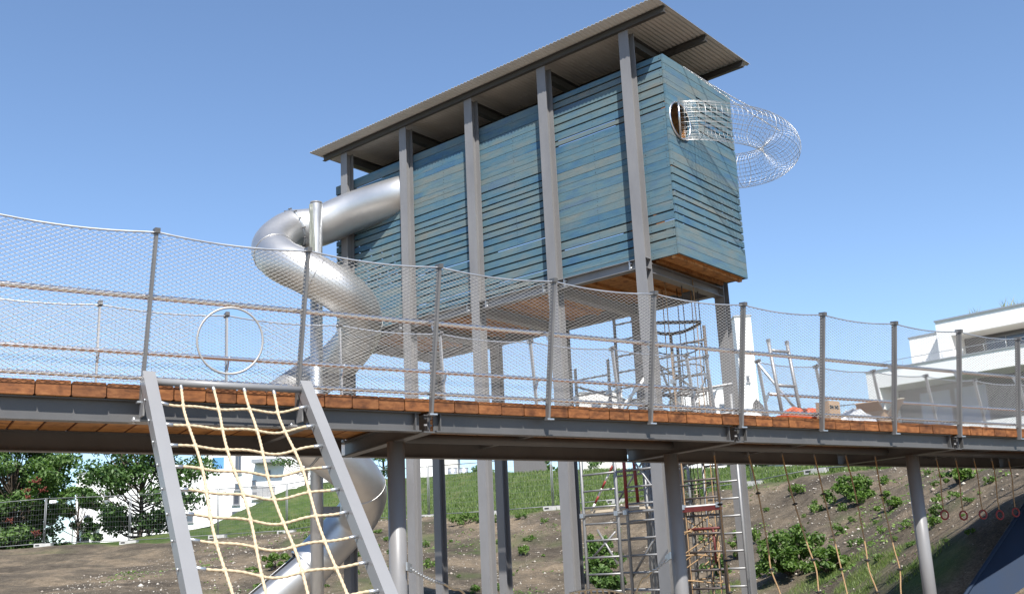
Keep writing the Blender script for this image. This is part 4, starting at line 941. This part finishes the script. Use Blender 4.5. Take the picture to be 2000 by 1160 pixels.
WEEDS = [(1595, 1000, 30, 32), (1560, 967, 34, 30), (1646, 998, 22, 20), (1641, 1047, 32, 28), (1673, 1067, 28, 25), (1666, 1022, 18, 15), (1724, 1042, 22, 20), (1710, 1023, 14, 14), (1725, 947, 28, 22), (1834, 1006, 32, 28), (1828, 1032, 35, 32), (1865, 977, 30, 26), (1832, 980, 26, 22), (1898, 984, 28, 18), (1933, 945, 24, 18), (1830, 952, 20, 14), (1812, 927, 18, 15), (1893, 1047, 22, 20), (1770, 1030, 22, 18), (1496, 1002, 14, 14), (1752, 1057, 14, 12), (1715, 1098, 20, 18), (1780, 1067, 20, 16), (1482, 1062, 25, 42), (1375, 1060, 22, 20), (830, 1070, 20, 20), (845, 1107, 30, 22), (972, 1022, 16, 15), (973, 1064, 12, 16), (1018, 1013, 24, 14), (1035, 1055, 28, 14), (1020, 1085, 28, 30), (1066, 1020, 18, 12), (897, 1128, 9, 9), (928, 1158, 28, 22), (977, 1155, 16, 24), (576, 1072, 20, 12), (552, 1094, 28, 18), (565, 1117, 16, 16), (492, 1120, 32, 16), (506, 1150, 34, 18), (596, 1056, 14, 14), (702, 1087, 14, 12), (753, 1058, 15, 13), (740, 1069, 12, 10), (757, 1082, 12, 11), (738, 1042, 18, 12), (640, 1148, 12, 10), (1790, 1110, 18, 14), (1850, 1060, 14, 12), (1600, 1080, 20, 16), (1480, 1130, 24, 22), (1700, 1060, 10, 9), (1625, 1060, 14, 12), (1915, 965, 12, 10), (1880, 1010, 12, 10), (1570, 1010, 12, 10), (1655, 1035, 12, 10), (1000, 1125, 10, 8), (1060, 1090, 10, 9), (945, 1090, 9, 8), (880, 1060, 10, 8), (700, 1120, 12, 10)]
for i, (px, py, wpx, hpx) in enumerate(WEEDS):
    g = ground_hit(px, py)
    if g is None: continue
    o = protos[i] if i < 6 else protos[i % 6].copy()
    if i >= 6: COL.objects.link(o)
    s = g[1]/F_PX; o.location = (g[0], g[1], g[2]-.02); o.rotation_euler = (0, 0, random.uniform(0, 6.28)); o.scale = (wpx*s/.66, wpx*s/.66, hpx*s/.52)
    tag(o, 'small green weed growing on the bare soil bank', 'weed', 'weeds scattered over the soil bank')

# grass blades: on the hill and in the patches
def blades(name, X, Y, hmin, hmax, w, m, rg, zoff=None):
    n = len(X); Z = gz(X, Y) if zoff is None else zoff; a = rg.uniform(0, 2*math.pi, n); h = rg.uniform(hmin, hmax, n); ln = rg.normal(size=(n, 2))*.45*h[:, None]
    dx, dy = np.cos(a)*w, np.sin(a)*w
    V = np.stack([np.stack([X-dx, Y-dy, Z-.02], 1), np.stack([X+dx, Y+dy, Z-.02], 1), np.stack([X+ln[:, 0], Y+ln[:, 1], Z+h], 1)], 1).reshape(-1, 3)
    return obj_np(name, V, np.arange(3*n).reshape(-1, 3), m, None, 'stuff')
rg = np.random.default_rng(5); n = 90000; X = rg.uniform(-11, 14, n); Y = rg.uniform(30, 58, n); k_ = (grass_mask(X, Y) > .55) & (rg.random(n) < np.clip(1.3-(Y-30)/40, .3, 1))
tag(blades('hill_grass', X[k_], Y[k_], .05, .16, .022, GRASSB, rg), 'short green grass over the hill beyond the site fence', 'grass')
n = 60000; X = rg.uniform(1., 9, n); Y = rg.uniform(16, 24.5, n); k_ = grass_mask(X, Y) > .30+.5*rg.random(n)
tag(blades('foot_grass', X[k_], Y[k_], .03, .09, .008, GRASSB, rg), 'lush grass patch at the foot of the weedy slope', 'grass')
# seedlings creeping over the soil
n = 42000; X = rg.uniform(-12, 11, n); Y = rg.uniform(17, 42, n); k_ = (fbm(X*.7+5, Y*.7, 4)+.5*fbm(X*3, Y*3+7, 2) > .22+.22*rg.random(n)) & (grass_mask(X, Y) < .6); X, Y = X[k_], Y[k_]; n = len(X); Z = gz(X, Y)
P_ = np.stack([X, Y, Z+rg.uniform(.005, .05, n)], 1); t_ = rg.normal(size=(n, 3))*np.array([1, 1, .5]); t_ /= np.linalg.norm(t_, axis=1)[:, None]; b_ = np.cross(t_, rg.normal(size=(n, 3))*.4+np.array([0, -.4, 1])); b_ /= np.linalg.norm(b_, axis=1)[:, None]; z_ = rg.uniform(.02, .055, n)[:, None]
V = np.stack([P_-t_*z_, P_+b_*z_*.5, P_+t_*z_, P_-b_*z_*.5], 1).reshape(-1, 3)
tag(obj_np('seedlings', V, np.arange(4*n).reshape(-1, 4), LEAF_WEED, None, 'stuff'), 'tiny green seedlings creeping over the bare soil bank', 'ground cover')
# loose stones on the soil
n = 14000; X = rg.uniform(-13, 11, n); Y = rg.uniform(17, 43, n); k_ = grass_mask(X, Y) < .3; X, Y = X[k_], Y[k_]; n = len(X); Z = gz(X, Y); s = rg.gamma(1.5, .0085, n)+.005
oc = np.array([(1, 0, 0), (-1, 0, 0), (0, 1, 0), (0, -1, 0), (0, 0, .7), (0, 0, -.7)]); ofc = np.array([(0, 2, 4), (2, 1, 4), (1, 3, 4), (3, 0, 4), (2, 0, 5), (1, 2, 5), (3, 1, 5), (0, 3, 5)])
V = np.stack([X, Y, Z+s*.3], 1)[:, None]+oc[None]*s[:, None, None]*rg.uniform(.6, 1.3, (n, 6, 1)); Fc = (ofc[None]+(np.arange(n)*6)[:, None, None]).reshape(-1, 3)
def stone_mat():
    m = mat('pale_stones', (.4, .37, .32), .9); ge = N(m, 'ShaderNodeNewGeometry'); r = ramp(m, [(0, (.13, .11, .09)), (.5, (.26, .22, .18)), (1, (.50, .47, .41))]); L(m, ge.outputs['Random Per Island'], r.inputs[0]); L(m, r.outputs[0], bsdf(m).inputs['Base Color']); return m
tag(obj_np('stones', V.reshape(-1, 3), Fc, stone_mat(), None, 'stuff'), 'pale stones strewn over the bare soil bank', 'stones')

# ------------------------------------------------------------------ buildings
def win(parent, x0, x1, z0, z1, y, glass=GLASS, depth=.18, mull=0):
    """a window set into a wall whose face is at y (towards the camera = -y): frame, pane and sill"""
    mb = MB(); t = .07
    mb.box(x0, x0+t, y-.02, y+.05, z0, z1).box(x1-t, x1, y-.02, y+.05, z0, z1).box(x0+t, x1-t, y-.02, y+.05, z1-t, z1).box(x0+t, x1-t, y-.02, y+.05, z0, z0+t)
    for k_ in range(mull): xm = x0+(x1-x0)*(k_+1)/(mull+1); mb.box(xm-.03, xm+.03, y-.018, y+.05, z0+t, z1-t)
    f = mb.build('window', FRAMEM, parent); MB().box(x0+t-.01, x1-t+.01, y+.0, y+.03, z0+t-.01, z1-t+.01).build('pane', glass, f)
    MB().box(x0-.06, x1+.06, y-.09, y-.021, z0-.06, z0-.005).build('sill', COPING, f); return f
# -- white flats at the upper right; local x runs to the right and towards the camera
Y1 = 67.; A1 = at(1691, 729, Y1); fl = thing('apartment_block', 'modern white apartment block with stepped roof terraces at the right', 'apartment block', (A1[0], A1[1], 0), math.atan2(-.714, .70))
Mf = (Matrix.Translation((A1[0], A1[1], 0)) @ Matrix.Rotation(math.atan2(-.714, .70), 4, 'Z')).inverted()
def fz(px, py, y_plane=0.):
    d = ray(px, py); o = Mf @ Vector((0, 0, EYE)); dd = Mf.to_3x3() @ Vector(d); k_ = (y_plane-o.y)/dd.y; q = o+dd*k_; return q.x, q.z
zt = A1[2]; zu = fz(1713.6, 758)[1]; x_r = 40
MB().box(0, x_r, 0, .3, zu, zt).build('parapet', PLASTER, fl); MB().box(-.05, x_r, -.06, .36, zt+.002, zt+.09).build('parapet_coping', COPING, fl)
MB().box(.0, x_r, .3, 14, zu+.002, zu+.25).build('terrace_slab', PLASTERD, fl)
xl = .8; MB().box(0, xl, .002, 12, 2, zu-.003).build('side_wall', PLASTER, fl)
MB().box(xl, x_r, 2.6, 12, 2, zu-.003).build('back_wall', GREYR, fl)
for xa, xb, g in ((2.2, 4.3, CURTAIN), (4.5, 6.6, CURTAIN), (11.2, 12.7, CURTAIN), (14.6, 16.2, CURTAIN), (18.5, 20.5, GLASS), (22, 24, CURTAIN)): win(fl, xa, xb, zu-2.9, zu-.35, 2.575, g, mull=0)
MB().box(xl, x_r, .02, .10, 2, zu-3.0).build('balcony_front', PLASTER, fl)
for x in np.arange(1.2, 26, 1.3): MB().tube((x, .15, zt+.09), (x, .15, zt+.55), .02, 5).build('terrace_rail_post', GALV, fl)
MB().tube((1.2, .15, zt+.55), (26, .15, zt+.55), .02, 6).build('terrace_rail', GALV, fl)
# set-back storeys
yp = 3.0; xa, ztb = fz(1775, 662, yp); yq = 1.6; xp = fz(1826, 630, yq)[0]; MB().box(xa, xp-.01, yp, yp+8, zt+.1, ztb).build('setback_wall', PLASTER, fl); MB().box(xa-.05, xp-.01, yp-.05, yp+8.05, ztb+.002, ztb+.10).build('setback_coping', COPING, fl)
yq = 1.6; xp, ztp = fz(1826, 630, yq); zup = fz(1848, 657, yq)[1]
MB().box(xp, xp+26, yq, yq+.35, zup, ztp).build('roof_fascia', PLASTER, fl); MB().box(xp-.05, xp+26, yq-.08, yq+10, ztp+.002, ztp+.11).build('roof_slab', COPING, fl); MB().box(xp, xp+26, yq+.352, yq+10, zup+.002, ztp-.002).build('roof_slab', PLASTERD, fl)
MB().box(xp, xp+.9, yq+.002, yq+7, zt+.1, zup-.003).build('penthouse_end_wall', PLASTER, fl)
MB().box(xp+.9, xp+26, yq+2.0, yq+7, zt+.1, zup-.003).build('penthouse_wall', GREYR, fl)
lv = MB().box(xp+5.6, xp+6.9, yq+1.94, yq+1.995, zt+.2, zup-.1).build('louvre_shutter', LOUVRE, fl)
for k_ in range(12): MB().box(xp+5.62, xp+6.88, yq+1.91, yq+1.938, zt+.3+k_*.19, zt+.3+k_*.19+.10).build('slat', FRAMEM, lv)
for xa_ in (2.2, 8.5, 12.5): win(fl, xp+xa_, xp+xa_+2.6, zt+.3, zup-.2, yq+1.975, GLASS, mull=1)
n = 700; rg = np.random.default_rng(9); xg = rg.uniform(xp+2, xp+22, n); xg = xg[(np.sin(xg*2.3)+np.sin(xg*5.1+1)) > .15]; n = len(xg); yg = rg.uniform(yq+.3, yq+2.5, n)
Mfi = Mf.inverted(); pw_ = np.array([tuple(Mfi @ Vector((a, b, 0))) for a, b in zip(xg, yg)])
tag(blades('roof_grass', pw_[:, 0], pw_[:, 1], .25, .95, .035, STRAW, rg, np.full(n, ztp+.1)), 'sparse tall grasses on the roof of the apartment block', 'roof grass')
# -- slim white tower
def house(name, label, cat, px0, px1, pytop, Y, depth, zb, m, rz=0.):
    a, b = at(px0, pytop, Y), at(px1, pytop, Y); w = np.linalg.norm(b[:2]-a[:2]); o = thing(name, label, cat, (a[0], a[1], zb), math.atan2(b[1]-a[1], b[0]-a[0])+rz)
    h = a[2]-zb; MB().box(0, w, 0, depth, 0, h).build('wall', m, o); MB().box(-.06, w+.06, -.06, depth+.06, h+.003, h+.12).build('roof_coping', COPING, o)
    return o, w, h, F_PX/Y, a
o, w, h, s, a = house('stair_tower', 'slim white stair tower rising behind the right hut column', 'tower', 1434, 1466, 619, 75, 2.5, 3., PLASTER)
win(o, .45, .68, h-5.0, h-4.5, -.022)
o, w, h, s, a = house('low_house', 'low white house behind the scaffold, left of the white stair tower', 'house', 1330, 1432, 762, 72, 6, 3., PLASTER)
win(o, 1.0, 2.0, h-2.2, h-1.1, -.022); win(o, 2.6, 3.3, h-2.2, h-1.1, -.022)
o, w, h, s, a = house('flat_roofed_house', 'cream flat-roofed house far behind the scaffold above the deck line', 'house', 1130, 1215, 768, 85, 6, 3., PLASTERD); win(o, 1., 1.8, h-1.6, h-.7, -.022)
# -- white houses at left, seen below the bridge
o, w, h, s, a = house('white_house', 'tall white house with a square roof-terrace opening and several small windows', 'house', 401, 655, 830, 66, 9, 2., PLASTER, -.06)
# roof-terrace opening: flat frame around a blue pane painted as the sky beyond
def hx(px): return (px-401)/254*w
def hz_(py): return h-(py-830)/s
for (x0, x1, y0, y1, g, mu) in ((462, 474, 893, 928, GLASS, 1), (462, 473, 947, 960, GLASS, 0), (495, 504, 943, 954, GLASS, 0), (459, 472, 969, 988, LOUVRE, 0), (497, 504, 966, 980, CURTAIN, 0), (457, 472, 1000, 1010, GLASS, 0), (526, 531, 925, 935, GLASS, 0)): win(o, hx(x0), hx(x1), hz_(y1), hz_(y0), -.022, g, mull=mu)
op = MB().box(hx(411), hx(442), -.05, -.003, hz_(922), hz_(892)).build('terrace_opening', PLASTERD, o); MB().box(hx(417), hx(440), -.062, -.052, hz_(917), hz_(895)).build('painted_sky_pane', mat('painted_sky_blue', (.25, .45, .75), .1, .9), op)
MB().box(hx(502), hx(560), -.9, -.003, hz_(912), hz_(905)).build('canopy', COPING, o)
bl = MB().box(hx(505), hx(550), -1.0, -.003, hz_(982), hz_(978)).build('balcony', PLASTERD, o)
for k_ in range(22): x = hx(506)+k_*(hx(549)-hx(506))/21; MB().box(x-.02, x+.02, -1.0, -.96, hz_(978), hz_(961)).build('baluster', FRAMEM, bl)
MB().box(hx(505), hx(550), -1.02, -.94, hz_(961), hz_(959)).build('balcony_rail', FRAMEM, bl)
o, w, h, s, a = house('white_house', 'long white house with a covered entrance behind the open-crowned tree', 'house', 150, 402, 926, 74, 5, 2.2, PLASTER, .02)
for px, py, qx, qy in ((168, 1005, 180, 1018), (205, 965, 216, 980), (300, 960, 312, 978), (350, 960, 362, 978), (365, 1010, 378, 1028), (130+60, 1040, 200, 1056)): win(o, (px-150)/252*w, (qx-150)/252*w, h-(qy-926)/s, h-(py-926)/s, -.022)
pc = MB().box((158-150)/252*w, (200-150)/252*w, -1.6, -.003, h-(1030-926)/s, h-(1024-926)/s).build('porch_roof', PLASTER, o)
for px in (159, 196): MB().box((px-150)/252*w, (px+3-150)/252*w, -1.5, -1.2, 0, h-(1030-926)/s-.003).build('porch_post', PLASTER, pc)
MB().box((165-150)/252*w, (192-150)/252*w, -.05, -.003, 0, h-(1034-926)/s).build('doorway', GREYR, o)
o, w, h, s, a = house('white_kiosk', 'white kiosk with a small arched window on the grassy skyline', 'kiosk', 812, 862, 872, 64, 4, 5.8, PLASTER); win(o, .35, .6, .95, 1.25, -.022)
win(o, .9, 1.15, 1.0, 1.4, -.022)
o, w, h, s, a = house('cream_shed', 'pale gabled shed right of the white kiosk', 'shed', 866, 893, 885, 66, 3, 5.8, PLASTERD); win(o, .3, .6, .6, .9, -.022)
for px, lab in ((884, 'left one beside the cream shed'), (906, 'right one, with a white cap')):
    p = at(px, 933, 61); t = thing('metal_drum', 'silvery upright drum on the skyline, %s' % lab, 'drum', (p[0], p[1], p[2]-.15), 0, 'drums on the skyline'); MB().tube((0, 0, 0), (0, 0, .72), .28, 20).build('drum_body', HDPE, t)
    for z in (.2, .45, .7): MB().tube((0, 0, z), (0, 0, z+.025), .29, 20).build('drum_hoop', GALV, t)
o, w, h, s, a = house('grey_house', 'dark grey house between the hut columns on the skyline', 'house', 1002, 1068, 880, 66, 6, 5.8, GREYR); win(o, .8, 1.3, .55, 1.15, -.022, mull=1)
o, w, h, s, a = house('white_barn', 'white building with ribbed walls right of the leaning hut column', 'building', 1532, 1580, 900, 56, 4, 4.6, PLASTER)
for k_ in range(9): MB().box(k_*w/9, k_*w/9+.02, -.025, -.003, .1, h-.05).build('wall_rib', PLASTERD, o)
o, w, h, s, a = house('white_house', 'white house with a grey louvred side at the top of the weedy slope', 'house', 1612, 1705, 894, 54, 5, 4.6, PLASTER)
win(o, .15, .35, .5, .75, -.022)
for k_ in range(12): x = w*.5+k_*w*.032; MB().box(x, x+.04, -.05, -.003, .2, h-.1).build('slat', GREYR, o)
bpy.context.view_layer.update()
